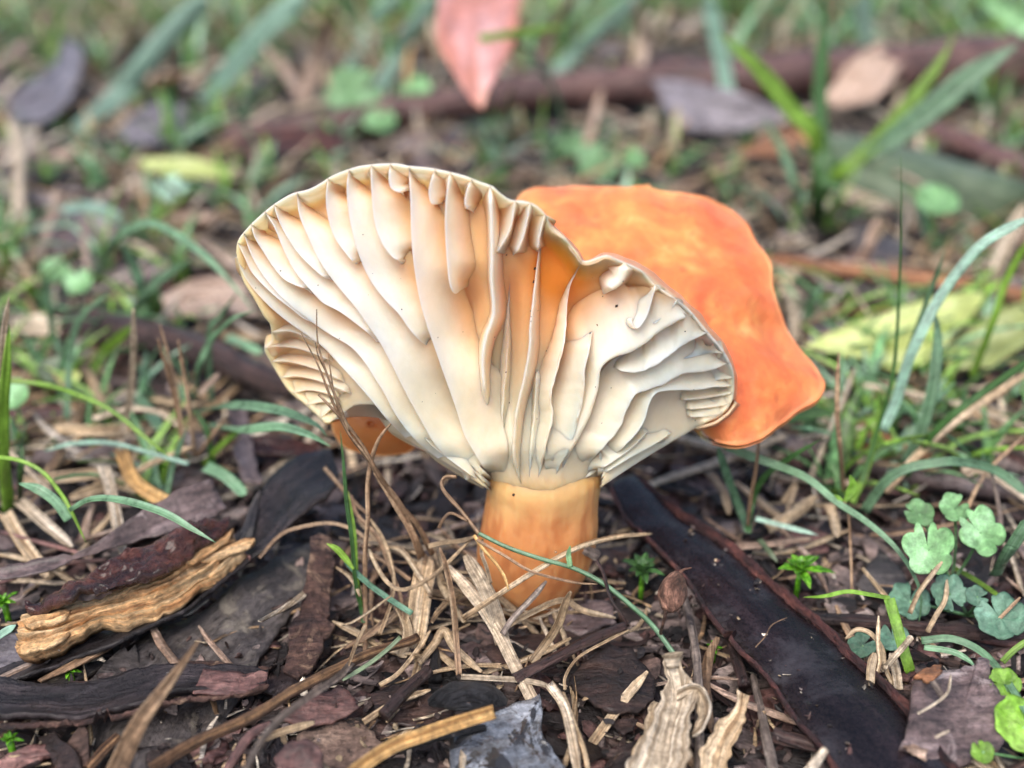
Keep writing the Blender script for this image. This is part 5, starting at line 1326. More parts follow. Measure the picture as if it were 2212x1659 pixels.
BG = [  # single blades: path (px,py,z or d), width, material, label
    ([(165, 280, .3), (252, 209, None, 27), (306, 144, None, 26.5), (360, 79, None, 26), (450, -10, None, 25)], 46, 'grass_blue', 'first of the two broad blurred blades slanting at the upper left', dict(w0=30, tip=.1)),
    ([(440, 222, .3), (504, 144, None, 27.5), (558, 79, None, 27), (610, 30, None, 26.6), (660, -12, None, 26)], 46, 'grass_blue', 'second broad blurred blade slanting at the upper left, nearer the cap', dict(w0=34, tip=.1)),
    ([(750, 155, .4), (791, 72, None, 34), (830, 20, None, 33), (862, -10, None, 32)], 26, 'grass_blue', 'narrow bluish blade left of the pink leaf', dict(tip=.1)),
    ([(812, 205, .4), (852, 133, None, 30), (888, 65, None, 29), (945, -10, None, 28)], 32, 'grass_blue', 'broad bluish blade just left of the pink leaf', dict(tip=.1)),
    ([(1225, 290, .3), (1200, 205, None, 24), (1168, 155, None, 22), (1140, 110, None, 20.5), (1108, 74, None, 19.4)], 18, 'grass', 'green blade slanting past the right side of the pink leaf', {}),
    ([(1036, 84, None, 19.4), (1090, 76, None, 19.4), (1150, 68, None, 19.6), (1215, 56, None, 19.8)], 18, 'grass_bright', 'short lime blade crossing the pink leaf', {}),
    ([(1195, 156, .4), (1240, 118, None, 31), (1284, 79, None, 30), (1330, 40, None, 29), (1380, -8, None, 28)], 30, 'grass_blue', 'broad bluish blade slanting above the orange cap', dict(tip=.1)),
    ([(1578, 280, .3), (1567, 180, None, 25.6), (1545, 72, None, 25), (1530, -12, None, 24.4)], 34, 'grass_blue', 'pale bluish upright blade left of the tall grass plant', dict(tip=.1)),
    ([(1874, 100, None, 28), (1870, 50, None, 27.6), (1866, -12, None, 27)], 36, 'grass_blue', 'pale bluish blade hanging at the top right', dict(w0=20, tip=.1)),
    ([(2120, -12, None, 22), (2160, 24, None, 22), (2230, 76, None, 21.6)], 36, 'leaf_green', 'broad light green blade in the top right corner', dict(tip=.1)),
    ([(360, 320, .3), (366, 240, None, 25), (366, 168, None, 24.8)], 24, 'grass_dark', 'short dark green blade between the two slanting blades', {}),
    ([(212, 610, .5), (240, 530, None, 15.6), (288, 492, None, 15), (332, 484, None, 14.6), (392, 514, None, 14.3), (452, 562, None, 14), (512, 626, None, 13.8), (545, 668, None, 13.6)], 18, 'grass', 'long arched blade ending at the left rim of the cap', dict(tip=.5)),
    ([(320, 660, .3), (308, 630, None, 15.8), (288, 574, None, 15.5), (264, 526, None, 15.2)], 24, 'grass', 'short broad blade under the arched blade left of the cap', {}),
    ([(280, 690, .3), (310, 640, None, 15.6), (350, 600, None, 15.4), (420, 556, None, 15)], 17, 'grass', 'blade leaning right under the arched blade left of the cap', {}),
    ([(424, 860, .4), (428, 800, None, 13), (452, 742, None, 12.8), (500, 690, None, 12.5), (552, 670, None, 12.3)], 13, 'grass', 'thin blade bending right to touch the left rim of the cap', dict(tip=.5)),
    ([(456, 870, .3), (452, 722, None, 13.6), (478, 680, None, 13.5), (514, 630, None, 13.2)], 12, 'grass', 'upright blade behind the one touching the left rim', {}),
    ([(490, 728, .5), (528, 744, None, 15), (566, 764, None, 14.8)], 18, 'grass', 'short blade running behind the left notch of the cap', dict(tip=.15)),
    ([(144, 905, .3), (150, 782, None, 13.8), (172, 690, None, 13.6), (240, 628, None, 13.3)], 14, 'grass', 'tall thin blade rising right near the left edge', {}),
    ([(200, 805, .3), (224, 762, None, 15), (262, 725, None, 14.8), (292, 700, None, 14.6)], 22, 'grass_bright', 'broad yellowish blade behind the tall straw', {}),
    ([(150, 790, .3), (120, 740, None, 15.6), (105, 660, None, 15.4), (95, 590, None, 15.2)], 14, 'grass', 'blade leaning left near the left edge', {}),
    ([(-20, 822, None, 11.8), (80, 828, None, 11.8), (160, 850, None, 11.6), (240, 886, None, 11.5), (320, 950, None, 11.4), (366, 988, None, 11.4)], 11, 'grass_bright', 'long thin blade arching down from the left edge', dict(tip=.2)),
    ([(424, 892, .5), (500, 876, None, 12.1), (600, 886, None, 11.5), (680, 916, None, 11.1), (706, 942, None, 10.9)], 22, 'grass', 'upper of two broad blades pointing at the stem from the left', dict(tip=.4)),
    ([(448, 918, .5), (520, 928, None, 11.9), (600, 922, None, 11.4), (664, 938, None, 11.0), (714, 964, None, 10.8)], 21, 'grass', 'lower of two broad blades pointing at the stem from the left', dict(tip=.4)),
    ([(460, 1010, .3), (450, 940, None, 12.6), (430, 900, None, 12.6), (420, 880, None, 12.6)], 14, 'grass_dark', 'dark blade base behind the two broad blades', {}),
    ([(440, 1005, .3), (470, 970, None, 12.6), (510, 935, None, 12.5), (540, 920, None, 12.3)], 13, 'grass_bright', 'small bright blade beneath the two broad blades', {}),
    ([(360, 1070, .3), (372, 1010, None, 12.2), (390, 960, None, 12.1), (402, 930, None, 12.0)], 12, 'grass', 'short blade beside the golden curled straw', {}),
    ([(444, 1008, .6), (480, 1025, .6), (505, 1045, .55), (528, 1070, .5)], 26, 'grass', 'short cut blade pointing at the black strip', dict(tip=.12, wend=.5)),
    ([(300, 860, .3), (330, 900, .5), (352, 940, .4)], 26, 'grass', 'broad blurred blade behind the arching bright blade', {}),
    ([(1560, 960, None, 11.6), (1620, 985, None, 11.5), (1680, 1006, None, 11.4), (1746, 1035, None, 11.2), (1808, 1085, None, 11.0), (1870, 1126, None, 10.8), (1932, 1180, None, 10.6), (1974, 1242, None, 10.4), (1990, 1296, None, 10.4), (1982, 1362, None, 10.5)], 16, 'grass', 'long blade arching from the cap to the lower right', dict(tip=.6, w0=20)),
    ([(1614, 1150, .4), (1602, 1110, None, 12), (1573, 1035, None, 11.8), (1550, 965, None, 11.6)], 18, 'grass', 'upright green blade under the orange cap', dict(tip=.15)),
    ([(1616, 1150, .4), (1622, 1097, None, 11.9), (1647, 1035, None, 11.7), (1704, 990, None, 11.5), (1772, 950, None, 11.2)], 13, 'grass_dark', 'dark blade curving right below the orange cap', {}),
    ([(1700, 905, .6), (1740, 896, .6), (1806, 890, .6)], 24, 'grass_dark', 'deep green blade peeking out under the cap tip', {}),
    ([(1846, 1090, .2), (1888, 954, None, 12.2), (1930, 800, None, 11.9), (1944, 582, None, 11.5), (1947, 442, None, 11.2), (1946, 335, None, 11)], 8, 'grass_dark', 'tall thread thin blade standing right of the cap', dict(tip=.7)),
    ([(1905, 930, .8), (1932, 874, None, 12.4), (1961, 782, None, 12.1), (1992, 714, None, 11.9), (2025, 650, None, 11.8), (2073, 582, None, 11.6), (2129, 522, None, 11.4), (2230, 466, None, 11.2)], 22, 'grass_blue', 'long bluish blade arching off the right edge', dict(tip=.1)),
    ([(1955, 1000, .4), (1993, 922, None, 12.4), (2017, 822, None, 12.2), (2025, 722, None, 12.1), (2014, 660, None, 12)], 25, 'grass', 'stout green blade beside the long bluish blade', {}),
    ([(1955, 780, None, 12.6), (1976, 722, None, 12.5), (2008, 634, None, 12.3), (2042, 540, None, 12)], 11, 'grass', 'thin blade crossing the long bluish blade', {}),
    ([(1955, 1030, .3), (1992, 966, None, 12.3), (2052, 902, None, 12), (2132, 842, None, 11.8), (2230, 774, None, 11.5)], 16, 'grass_dark', 'dark green blade rising to the right edge', dict(tip=.1)),
    ([(2100, 815, .5), (2144, 698, None, 13.6), (2172, 610, None, 13.4), (2220, 520, None, 13.1)], 15, 'grass_bright', 'yellow green blade over the holed leaf', dict(tip=.1)),
    ([(1866, 1105, .4), (1912, 1042, .8), (1960, 1012, 1.0), (2020, 1000, 1.1), (2072, 998, 1.1), (2152, 1018, .9), (2230, 1075, .7)], 21, 'grass', 'broad blade arching above the lobed leaves', dict(tip=.1)),
    ([(1840, 1085, .3), (1870, 1020, .5), (1895, 920, None, 12.2), (1905, 880, None, 12.1)], 14, 'grass_bright', 'short bright blade at the foot of the thread thin blade', {}),
    ([(1920, 1293, .8), (1935, 1345, .65), (1950, 1400, .5), (1966, 1452, .3)], 24, 'leaf_lime', 'bright lime blade folded down right of the pod', dict(tip=.05, wend=.8)),
    ([(1922, 1292, .8), (1870, 1283, .75), (1829, 1278, .7), (1780, 1288, .6), (1735, 1290, .5)], 9, 'leaf_lime', 'thin lime runner leading left to the moss sprig', {}),
    ([(1990, 1384, .45), (2056, 1380, .5), (2118, 1407, .5), (2168, 1461, .5), (2230, 1560, .5)], 16, 'grass', 'upper of two blades arching over the lower right corner', dict(tip=.1)),
    ([(1996, 1398, .4), (2056, 1408, .45), (2090, 1425, .45), (2110, 1445, .45)], 13, 'grass', 'lower shorter blade above the mauve flake', {}),
    ([(2165, 1430, .5), (2190, 1405, .6), (2230, 1375, .7)], 13, 'grass_bright', 'small bright blade at the right edge over the round leaves', {}),
    ([(2150, 1245, .3), (2180, 1190, .8), (2225, 1120, 1.2)], 26, 'grass', 'stout blade at the right edge beside the lobed leaves', dict(tip=.1)),
    ([(2060, 1225, .3), (2110, 1255, .3), (2160, 1290, .3), (2215, 1340, .3)], 10, 'grass_bright', 'thin green runner between the round leaves', {}),
    ([(1640, 1165, .3), (1660, 1190, .3), (1680, 1215, .25)], 12, 'leaf_olive', 'short olive blade foot beside the pod', {}),
    ([(1632, 1120, .4), (1700, 1138, .4), (1768, 1156, .35)], 11, 'grass_blue', 'dull blade lying right of the pod top', {}),
    ([(-10, 1378, .6), (15, 1362, .7), (34, 1350, .75)], 16, 'grass_blue', 'small pale blade tip at the left edge by the split wood', {}),
]
for pt, wpx, mt, lb, kw in BG:
    blade('grass_shoot', pt, wpx, M[mt], lb, 'grass', n=40, **kw)

plant('bright green grass clump at the left edge with blades bending over the split wood', (20, 1100, 0), [
    ([(22, 1110, .1), (10, 1000, None, 11.6), (8, 880, None, 11.3), (14, 790, None, 11.1), (20, 700, None, 11)], 22, 'grass_bright', dict(w0=28, tip=.3)),
    ([(4, 800, None, 11.1), (8, 720, None, 11), (20, 640, None, 10.9)], 14, 'pale_straw', {}),
    ([(-20, 986, None, 10.9), (40, 994, None, 10.8), (90, 1018, None, 10.8), (125, 1058, None, 10.7), (149, 1095, None, 10.6), (187, 1174, None, 10.7)], 9, 'grass_bright', {}),
    ([(150, 1102, None, 10.55), (196, 1078, None, 10.4), (261, 1080, None, 10.2), (350, 1106, None, 10.0), (411, 1140, None, 9.9), (466, 1172, None, 9.85)], 17, 'grass', dict(w0=10)),
    ([(149, 1123, None, 10.6), (118, 1082, None, 10.6), (80, 1056, None, 10.6), (40, 1044, None, 10.7)], 22, 'grass', {}),
    ([(45, 1080, .1), (45, 1020, None, 11.8), (48, 960, None, 11.8)], 14, 'grass_dark', {}),
])
plant('small upright green sprout among the straw left of the stem', (783, 1330, .2), [
    ([(785, 1345, .2), (783, 1327, None, 10.6), (768, 1259, None, 10.5), (760, 1164, None, 10.4), (749, 1088, None, 10.35), (742, 1000, None, 10.3), (735, 930, None, 10.3)], 9, 'grass_dark', {}),
    ([(764, 1230, None, 10.45), (745, 1205, None, 10.4), (728, 1187, None, 10.35), (706, 1174, None, 10.3)], 15, 'grass_bright', dict(w0=6)),
    ([(783, 1320, None, 10.6), (772, 1250, None, 10.6), (766, 1150, None, 10.6), (752, 1060, None, 10.6)], 7, 'grass_bright', {}),
])
sp = plant('thin seedling with one bright upright leaf right of the moss sprig', (1841, 1285, .1), [
    ([(1824, 1084, None, 11.0), (1836, 1068, None, 10.98), (1842, 1048, None, 10.96), (1836, 1026, None, 10.94)], 22, 'leaf_lime', dict(w0=8, tip=.5)),
    ([(1826, 1090, None, 11.02), (1814, 1078, None, 11.0), (1802, 1068, None, 11.0)], 8, 'leaf_lime', {}),
])
stick('stem', [(1841, 1285, .1), (1837, 1180, None, 11.1), (1833, 1110, None, 11.02), (1822, 1084, None, 11.0)], 3, 3.5, M['tan_stalk'], parent=sp)


# ------------------------------------------------------------------ small leafy plants
def lobed_leaf(c, r, mt, lobes=5, z=.5, rot=0.0, tilt=(0, 0), squash=.8, parent=None, cup=.15, name='leaf', depth=.16, notch=True):
    """round leaf with scalloped edge; c and r in picture units"""
    cx_, cy_ = c
    base = G(cx_, cy_, z)
    R = r * GD(cy_, z) / F
    n = 72
    V, uv, Fc = [], [], []
    rings = 9
    for side in (0, 1):
        for k in range(rings, 0, -1):
            f = k / rings
            for i in range(n):
                a = 2 * math.pi * i / n
                rr = 1 - depth * abs(math.sin(a * lobes / 2)) ** .7 * (1 if lobes else 0) + .04 * nz((math.cos(a) * 2, math.sin(a) * 2, 0), 1, r)
                rr = 1 - depth * (1 - abs(math.cos(a * lobes / 2)) ** .5)
                if notch:
                    da = abs((a + math.pi) % (2 * math.pi) - math.pi)
                    rr *= 1 - .85 * math.exp(-(da / .16) ** 2)
                rr *= f
                x, y = math.cos(a + rot) * rr * R, math.sin(a + rot) * rr * R
                h = cup * R * rr * rr + .05 * R * math.sin(a * lobes) * f + tilt[0] * x + tilt[1] * y + .05 * R * nz((x / R * 3, y / R * 3, r), 1)
                h -= .02 * R * (1 - abs(math.cos(a * lobes / 2))) * f
                V.append(base + Vector((x, y * squash, h - (.012 if side else 0)))); uv.append((x, y))
        V.append(base + Vector((0, 0, -.012 if side else 0))); uv.append((0, 0))
    S = rings * n + 1
    for side in (0, 1):
        o = side * S
        for k in range(rings - 1):
            for i in range(n):
                a, b = o + k * n + i, o + k * n + (i + 1) % n
                f = (a, b, b + n, a + n)
                Fc.append(f if not side else f[::-1])
        for i in range(n):
            f = (o + (rings - 1) * n + i, o + (rings - 1) * n + (i + 1) % n, o + rings * n)
            Fc.append(f if not side else f[::-1])
    for i in range(n):
        Fc.append((i, S + i, S + (i + 1) % n, (i + 1) % n))
    return build(name, V, Fc, M[mt], parent, uv)


def leafy(label, leaves, root, cat='leafy plant', name='lobed_plant', stalkmat='leaf_green'):
    t = empty(name, G(*root), label, cat)
    for (x, y, r, mt, kw) in leaves:
        lobed_leaf((x, y), r, mt, parent=t, **kw)
        z = kw.get('z', .5)
        stick('stalk', [(x, y, z), ((x + root[0]) / 2 + 6, (y + root[1]) / 2, z * .6), (root[0], root[1], root[2])], 3, 3.5, M[stalkmat], parent=t, bump=.1)
    return t


leafy('pale green plant with scalloped lobed leaves at the right edge', [
    (2005, 1188, 58, 'leaf_green', dict(z=.9, rot=1.6, tilt=(.1, .75), lobes=5, depth=.34)), (2118, 1150, 54, 'leaf_green', dict(z=.9, rot=2.4, tilt=(-.1, .7), lobes=5, depth=.34)),
    (2062, 1098, 34, 'leaf_green', dict(z=1.0, rot=.6, tilt=(0, .6))), (1985, 1110, 34, 'leaf_green', dict(z=.9, rot=2.8, tilt=(0, .5)))], (2055, 1260, .1))
leafy('bluish green round leaves low on the ground under the thin runner', [
    (1965, 1300, 46, 'leaf_blue', dict(z=.3, rot=1.2, tilt=(0, .5), lobes=7)), (2050, 1283, 40, 'leaf_blue', dict(z=.5, rot=-1.2, tilt=(0, .7), lobes=6)),
    (2160, 1335, 56, 'leaf_blue', dict(z=.4, rot=2.0, tilt=(.1, .5), lobes=7)), (2110, 1290, 26, 'leaf_blue', dict(z=.5, rot=0, tilt=(0, .5)))], (2090, 1330, .05))
leafy('two small dark bluish leaves beside the right edge of the pod', [
    (1862, 1395, 32, 'leaf_blue', dict(z=.25, rot=.5, tilt=(.2, .4), lobes=6)), (1930, 1380, 36, 'leaf_blue', dict(z=.22, rot=1.7, tilt=(0, .4), lobes=5))], (1895, 1420, .03))
leafy('lime green round leaves at the lower right edge', [
    (2170, 1478, 36, 'leaf_lime', dict(z=.5, rot=3.0, tilt=(0, .5), lobes=6, depth=.1)), (2210, 1570, 66, 'leaf_lime', dict(z=.4, rot=.8, tilt=(-.1, .5), lobes=7, depth=.1)),
    (2122, 1625, 26, 'leaf_lime', dict(z=.42, rot=2.0, tilt=(0, .5), lobes=4))], (2215, 1640, .05))
leafy('tiny pale green seedling leaf behind the thread thin blade', [(2024, 436, 50, 'leaf_green', dict(z=1.0, rot=1.5, tilt=(0, .4), lobes=2, depth=.1, notch=False))], (2010, 500, .05))
leafy('blurred round green leaves above the left of the cap', [(765, 205, 64, 'leaf_green', dict(z=.9, rot=.5, tilt=(0, .7), lobes=4)), (820, 262, 38, 'leaf_green', dict(z=.6, rot=1.5, tilt=(0, .5), lobes=3)), (900, 190, 32, 'leaf_green', dict(z=1, rot=2.5, tilt=(0, .5)))], (800, 290, .05))
leafy('blurred small green leaves behind the top of the orange cap', [(1290, 352, 46, 'leaf_green', dict(z=.6, rot=.9, tilt=(0, .7), lobes=4)), (1230, 315, 34, 'leaf_green', dict(z=.7, rot=1.9, tilt=(0, .6))), (1370, 345, 30, 'leaf_green', dict(z=.5, rot=.2, tilt=(0, .5)))], (1290, 385, .05))
leafy('blurred white green leaf left of the cap top', [(370, 408, 36, 'grass_blue', dict(z=.5, rot=.9, tilt=(0, .5), lobes=3))], (370, 440, .05))
leafy('blurred green seedling leaves near the left edge', [(120, 585, 34, 'leaf_green', dict(z=.5, rot=.9, tilt=(0, .6), lobes=4)), (170, 610, 32, 'leaf_green', dict(z=.6, rot=1.9, tilt=(0, .6)))], (145, 640, .05))
leafy('pale green leaf behind the left grass clump', [(28, 855, 34, 'leaf_green', dict(z=.8, rot=.9, tilt=(0, .7), lobes=2, notch=False))], (40, 920, .05))
leafy('yellow spotted leaf by the dark branch left of the cap', [(120, 800, 40, 'leaf_olive', dict(z=.4, rot=.9, tilt=(0, .4), lobes=3)), (150, 815, 24, 'leaf_yellow', dict(z=.5, rot=2, tilt=(0, .4), lobes=3))], (130, 840, .05))


def moss(label, c, r, z=.3, n=16, seed=1, mt='moss'):
    R_ = random.Random(seed)
    b = G(c[0], c[1], z)
    t = empty('moss_sprig', b, label, 'moss')
    k = r * GD(c[1], z) / F
    for i in range(n):
        a = i * 2.4
        el_ = .15 + 1.1 * i / n
        dirv = Vector((math.cos(a) * math.cos(el_), math.sin(a) * math.cos(el_), math.sin(el_)))
        L = k * (1.05 - .45 * i / n) * R_.uniform(.6, 1.25)
        a += R_.uniform(-.5, .5)
        q = [b + dirv * L * s + Vector((0, 0, -.25 * L * s * s)) for s in np.linspace(0, 1, 9)]
        S = dirv.cross(Vector((0, 0, 1))).normalized()
        Lp = [p - S * k * .17 * math.sin(math.pi * (.12 + .86 * j / 8)) for j, p in enumerate(q)]
        Rp = [p + S * k * .17 * math.sin(math.pi * (.12 + .86 * j / 8)) for j, p in enumerate(q)]
        V, Fc, uv = sheet(Lp, Rp, curl=.4, thick=.006, m=4)
        build('leaf', V, Fc, M[mt], t, uv)
    q = [b + Vector((0, 0, -z * s)) for s in (0, .5, 1)]
    V, Fc, uv = tube(q, [.03] * 3, 6)
    build('stem', V, Fc, M['moss'], t, uv)


moss('dark green star moss sprig in the shade right of the stem', (1388, 1232), 52, .4, 22, 1, 'grass_dark')
moss('bright star moss sprig beside the upper part of the pod', (1728, 1232), 62, .42, 15, 2)
moss('tiny moss sprig left of the pod between the twigs', (1542, 1400), 24, .2, 10, 3)
moss('moss sprig at the left edge below the split wood', (8, 1300), 34, .35, 14, 4)
moss('small moss patch shoot near the lower left corner', (150, 1450), 26, .2, 12, 5)
moss('small moss shoot at the bottom left edge', (20, 1598), 28, .25, 12, 6)

# drops of water
for x, y, z, r in [(1200, 1192, 1.12, 3.2), (128, 1405, .45, 3), (466, 1256, .5, 3), (362, 1454, .5, 3), (655, 1288, .3, 2.5), (980, 1588, .5, 3), (1012, 1520, .5, 3), (1190, 1478, .5, 4), (690, 1600, .4, 5), (1345, 1502, .3, 3)]:
    b = G(x, y, z); R = r * GD(y, z) / F
    V, Fc = [], []
    for i in range(7):
        for j in range(10):
            a = math.pi * (i + .02) / 6.04; c_ = 2 * math.pi * j / 10
            V.append(b + Vector((math.sin(a) * math.cos(c_), math.sin(a) * math.sin(c_), math.cos(a) * .8)) * R)
    for i in range(6):
        for j in range(10):
            Fc.append((i * 10 + j, i * 10 + (j + 1) % 10, (i + 1) * 10 + (j + 1) % 10, (i + 1) * 10 + j))
    tag(build('water_drop', V, Fc, M['drop']), 'tiny clear water drop glinting on the wet litter', 'water drop', 'water drops on the litter')

# ------------------------------------------------------------------ scattered litter
PAL_BARK = [(.02, .014, .014), (.035, .022, .02), (.06, .035, .03), (.09, .055, .045), (.12, .08, .07), (.10, .05, .045), (.17, .13, .12), (.05, .042, .042), (.22, .165, .15), (.3, .24, .22), (.012, .01, .011), (.02, .016, .016)]
PAL_STRAW = [(.6, .54, .44), (.5, .38, .24), (.4, .28, .16), (.62, .52, .38), (.33, .22, .12), (.55, .46, .34), (.25, .16, .09), (.68, .6, .5)]
PAL_GRASS = [(.14, .29, .11), (.18, .38, .17), (.25, .46, .26), (.22, .42, .06), (.32, .52, .36), (.1, .2, .05), (.3, .5, .12)]


def chip_shape(r, kind):
    """points of a small piece centred at the origin: returns V,F (about 20-40 faces)"""
    if kind == 'chip':
        n, m = 6, 3
        L = r.uniform(.35, 1.15); Wd = r.uniform(.18, .5); th = r.uniform(.025, .08); bend = r.uniform(-.25, .25); cur = r.uniform(-.3, .3)
    else:
        n, m = 7, 2
        L = r.uniform(.8, 2.6); Wd = r.uniform(.035, .13); th = .02; bend = r.uniform(-.4, .4); cur = .15
    sd = r.uniform(0, 99)
    V, Fc = [], []
    for side in (0, 1):
        for i in range(n):
            t = i / (n - 1) - .5
            w_ = Wd * (1 - (abs(t) * 2) ** 3 * r.uniform(.3, .8))
            for j in range(m):
                v = j / (m - 1) - .5
                x = t * L + (.12 * nz((v * 4, t, 0), 1, sd) if kind == 'chip' else 0)
                y = v * w_ * (1 + .5 * nz((t * 5, v, 0), 1, sd)) + (bend * t * t * L if kind != 'chip' else 0)
                z = cur * L * t * t * .8 + .3 * cur * v * v + (.04 * nz((x * 3, y * 3, 0), 1, sd) if kind == 'chip' else .1 * math.sin(t * 3 + sd))
                V.append(Vector((x, y, z - side * th)))
    k = n * m
    for i in range(n - 1):
        for j in range(m - 1):
            a = i * m + j
            Fc.append((a, a + m, a + m + 1, a + 1)); Fc.append((k + a, k + a + 1, k + a + m + 1, k + a + m))
        for a, s in ((i * m, 0), (i * m + m - 1, 1)):
            f = (a, k + a, k + a + m, a + m)
            Fc.append(f if s == 0 else f[::-1])
    for a0, s in ((0, 1), ((n - 1) * m, 0)):
        for j in range(m - 1):
            a = a0 + j
            f = (a, a + 1, k + a + 1, k + a)
            Fc.append(f if s == 0 else f[::-1])
    return V, Fc


from mathutils import Matrix, Euler
R1 = random.Random(11)
stem_c = G(1145, 1285, 0)


def spot(r, ylo, yhi, zr):
    """a random place on the soil chosen so that the view is covered evenly"""
    while True:
        px = r.uniform(-260, 2470); py = r.uniform(ylo, yhi)
        p = G(px, py, r.uniform(*zr))
        if (p.xy - stem_c.xy).length > .45:
            return p, px, py


def mass(name, kind, items, mat, label):
    V, Fc, cols = [], [], []
    protos = [chip_shape(R1, kind) for _ in range(24)]
    for p, rot, s, c in items:
        v0, f0 = R1.choice(protos)
        o = len(V)
        Mx = Matrix.Translation(p) @ Euler(rot).to_matrix().to_4x4() @ Matrix.Scale(s, 4)
        V += [Mx @ v for v in v0]
        Fc += [tuple(o + q for q in f) for f in f0]
        cols += [c] * len(v0)
    me = bpy.data.meshes.new(name)
    me.from_pydata(V, [], Fc)
    ca = me.color_attributes.new('Col', 'FLOAT_COLOR', 'POINT')
    ca.data.foreach_set('color', np.array([tuple(c) + (1,) for c in cols], dtype=np.float32).ravel())
    va = np.array(V, dtype=np.float32)
    li = np.empty(len(me.loops), dtype=np.int32); me.loops.foreach_get('vertex_index', li)
    me.uv_layers.new(name='UVMap').data.foreach_set('uv', va[li][:, :2].ravel())
    me.polygons.foreach_set('use_smooth', [True] * len(me.polygons))
    me.materials.append(mat)
    o = bpy.data.objects.new(name, me)
    COL.objects.link(o)
    return tag(o, label, name.replace('_', ' '), kind='stuff')


def rc(pal, r, k=.3):
    c = r.choice(pal); f = r.uniform(1 - k, 1 + k)
    return tuple(min(.9, q * f) for q in c)


MATWORD = {'brown_bark': 'brown', 'black_bark': 'black', 'purple_bark': 'mauve', 'dark_stick': 'dark reddish', 'grey_bark': 'mottled grey', 'pink_bark': 'pinkish', 'flaky': 'scaly red brown',
           'straw': 'tan', 'pale_straw': 'bleached', 'tan_stalk': 'brown', 'leaf_tan': 'pinkish tan', 'gold_straw': 'golden', 'leaf_grey': 'grey mauve', 'leaf_rust': 'rust brown'}


def place_words(px, py):
    if py > 1500: return 'along the bottom edge, ' + ('at the left' if px < 600 else 'by the golden straw' if px < 1200 else 'near the husks' if px < 1700 else 'by the pod')
    if py > 1200: return 'around the split wood' if px < 620 else 'around the straw clump' if px < 1010 else 'around the stem foot' if px < 1500 else 'beside the black pod' if px < 1900 else 'around the round green leaves'
    if py > 880: return 'under the left grass clump' if px < 500 else 'in the shade under the left rim' if px < 1050 else 'in the shade under the right rim' if px < 1650 else 'under the grass right of the cap'
    if py < 480: return ('in the upper left' if px < 560 else 'above the cap' if px < 1700 else 'in the upper right') + (' by the branch' if py < 330 else '')
    return 'left of the cap among the grass' if px < 560 else 'behind the cap' if px < 1700 else 'right of the cap near the yellow leaf'


# individually placed pieces: bark chips and straws (copies of a few prototypes, mesh data shared)
def scatter(name, kind, count, mats, label, cat, group, ylo, yhi, zr, smin, smax, tilt):
    protos = []
    for i in range(14):
        v0, f0 = chip_shape(R1, kind)
        uv = [(v.x, v.y) for v in v0]
        M[mats[i % len(mats)]]['key'] = mats[i % len(mats)]
        me_o = build(name, v0, f0, M[mats[i % len(mats)]], uv=uv, center=False)
        protos.append(me_o)
    for i in range(count):
        o = protos[i] if i < len(protos) else protos[R1.randrange(len(protos))].copy()
        if i >= len(protos): COL.objects.link(o)
        p, px, py = spot(R1, ylo, yhi, zr)
        sc_ = R1.uniform(smin, smax) * (1 + .5 * sm((900 - py) / 800))
        o.location = p
        o.rotation_euler = (R1.gauss(0, tilt), R1.gauss(0, tilt), R1.uniform(0, 6.3))
        o.scale = (sc_, sc_, sc_)
        tag(o, label % (MATWORD[o.data.materials[0]['key']], place_words(px, py)), cat, group)


scatter('bark_chip', 'chip', 290, ['brown_bark', 'black_bark', 'purple_bark', 'dark_stick', 'grey_bark', 'pink_bark', 'flaky'], 'small %s bark chip %s', 'bark chip', 'small bark chips scattered over the ground', 560, 1720, (-.02, .08), .5, 1.0, .16)
scatter('straw_piece', 'straw', 180, ['straw', 'pale_straw', 'tan_stalk', 'straw', 'leaf_tan'], 'loose %s straw piece %s', 'straw', 'loose straws scattered over the ground', 480, 1720, (.0, .16), .45, .95, .14)

scatter('bark_flake', 'chip', 95, ['purple_bark', 'leaf_grey', 'leaf_tan', 'pink_bark', 'brown_bark', 'leaf_rust', 'grey_bark'], 'large %s flake lying flat %s', 'bark flake', 'large bark flakes lying in the blurred ground', 150, 900, (.02, .14), 1.2, 2.3, .16)


def heap(count, cx_, cy_, spread, zr, label, group):
    ps = []
    for i in range(8):
        v0, f0 = chip_shape(R1, 'straw')
        ps.append(build('straw_piece', v0, f0, M[['straw', 'pale_straw', 'tan_stalk', 'straw'][i % 4]], uv=[(v.x, v.y) for v in v0], center=False))
    for i in range(count):
        o = ps[i] if i < 8 else R1.choice(ps).copy()
        if i >= 8: COL.objects.link(o)
        a = R1.uniform(0, 6.3); r = R1.uniform(.35, 1) * spread
        o.location = G(cx_, cy_, 0) + Vector((math.cos(a) * r, math.sin(a) * r * .8, R1.uniform(*zr)))
        o.rotation_euler = (R1.gauss(0, .2), R1.gauss(0, .25), a + R1.gauss(1.57, .7)); s = R1.uniform(.45, .8); o.scale = (s, s, s)
        tag(o, label, 'straw', group)


scatter('straw_piece', 'straw', 64, ['pale_straw', 'leaf_tan', 'pale_straw', 'straw', 'gold_straw'], 'stout %s straw %s', 'straw', 'stout straws lying in the blurred ground', 120, 760, (.05, .3), 1.0, 1.7, .22)
heap(20, 1145, 1290, .66, (.0, .22), 'short straw piled against the foot of the stem', 'straws piled round the stem foot')
heap(26, 880, 1330, 1.0, (.05, .5), 'tan straw in the tangled clump left of the stem', 'straws tangled in the clump left of the stem')

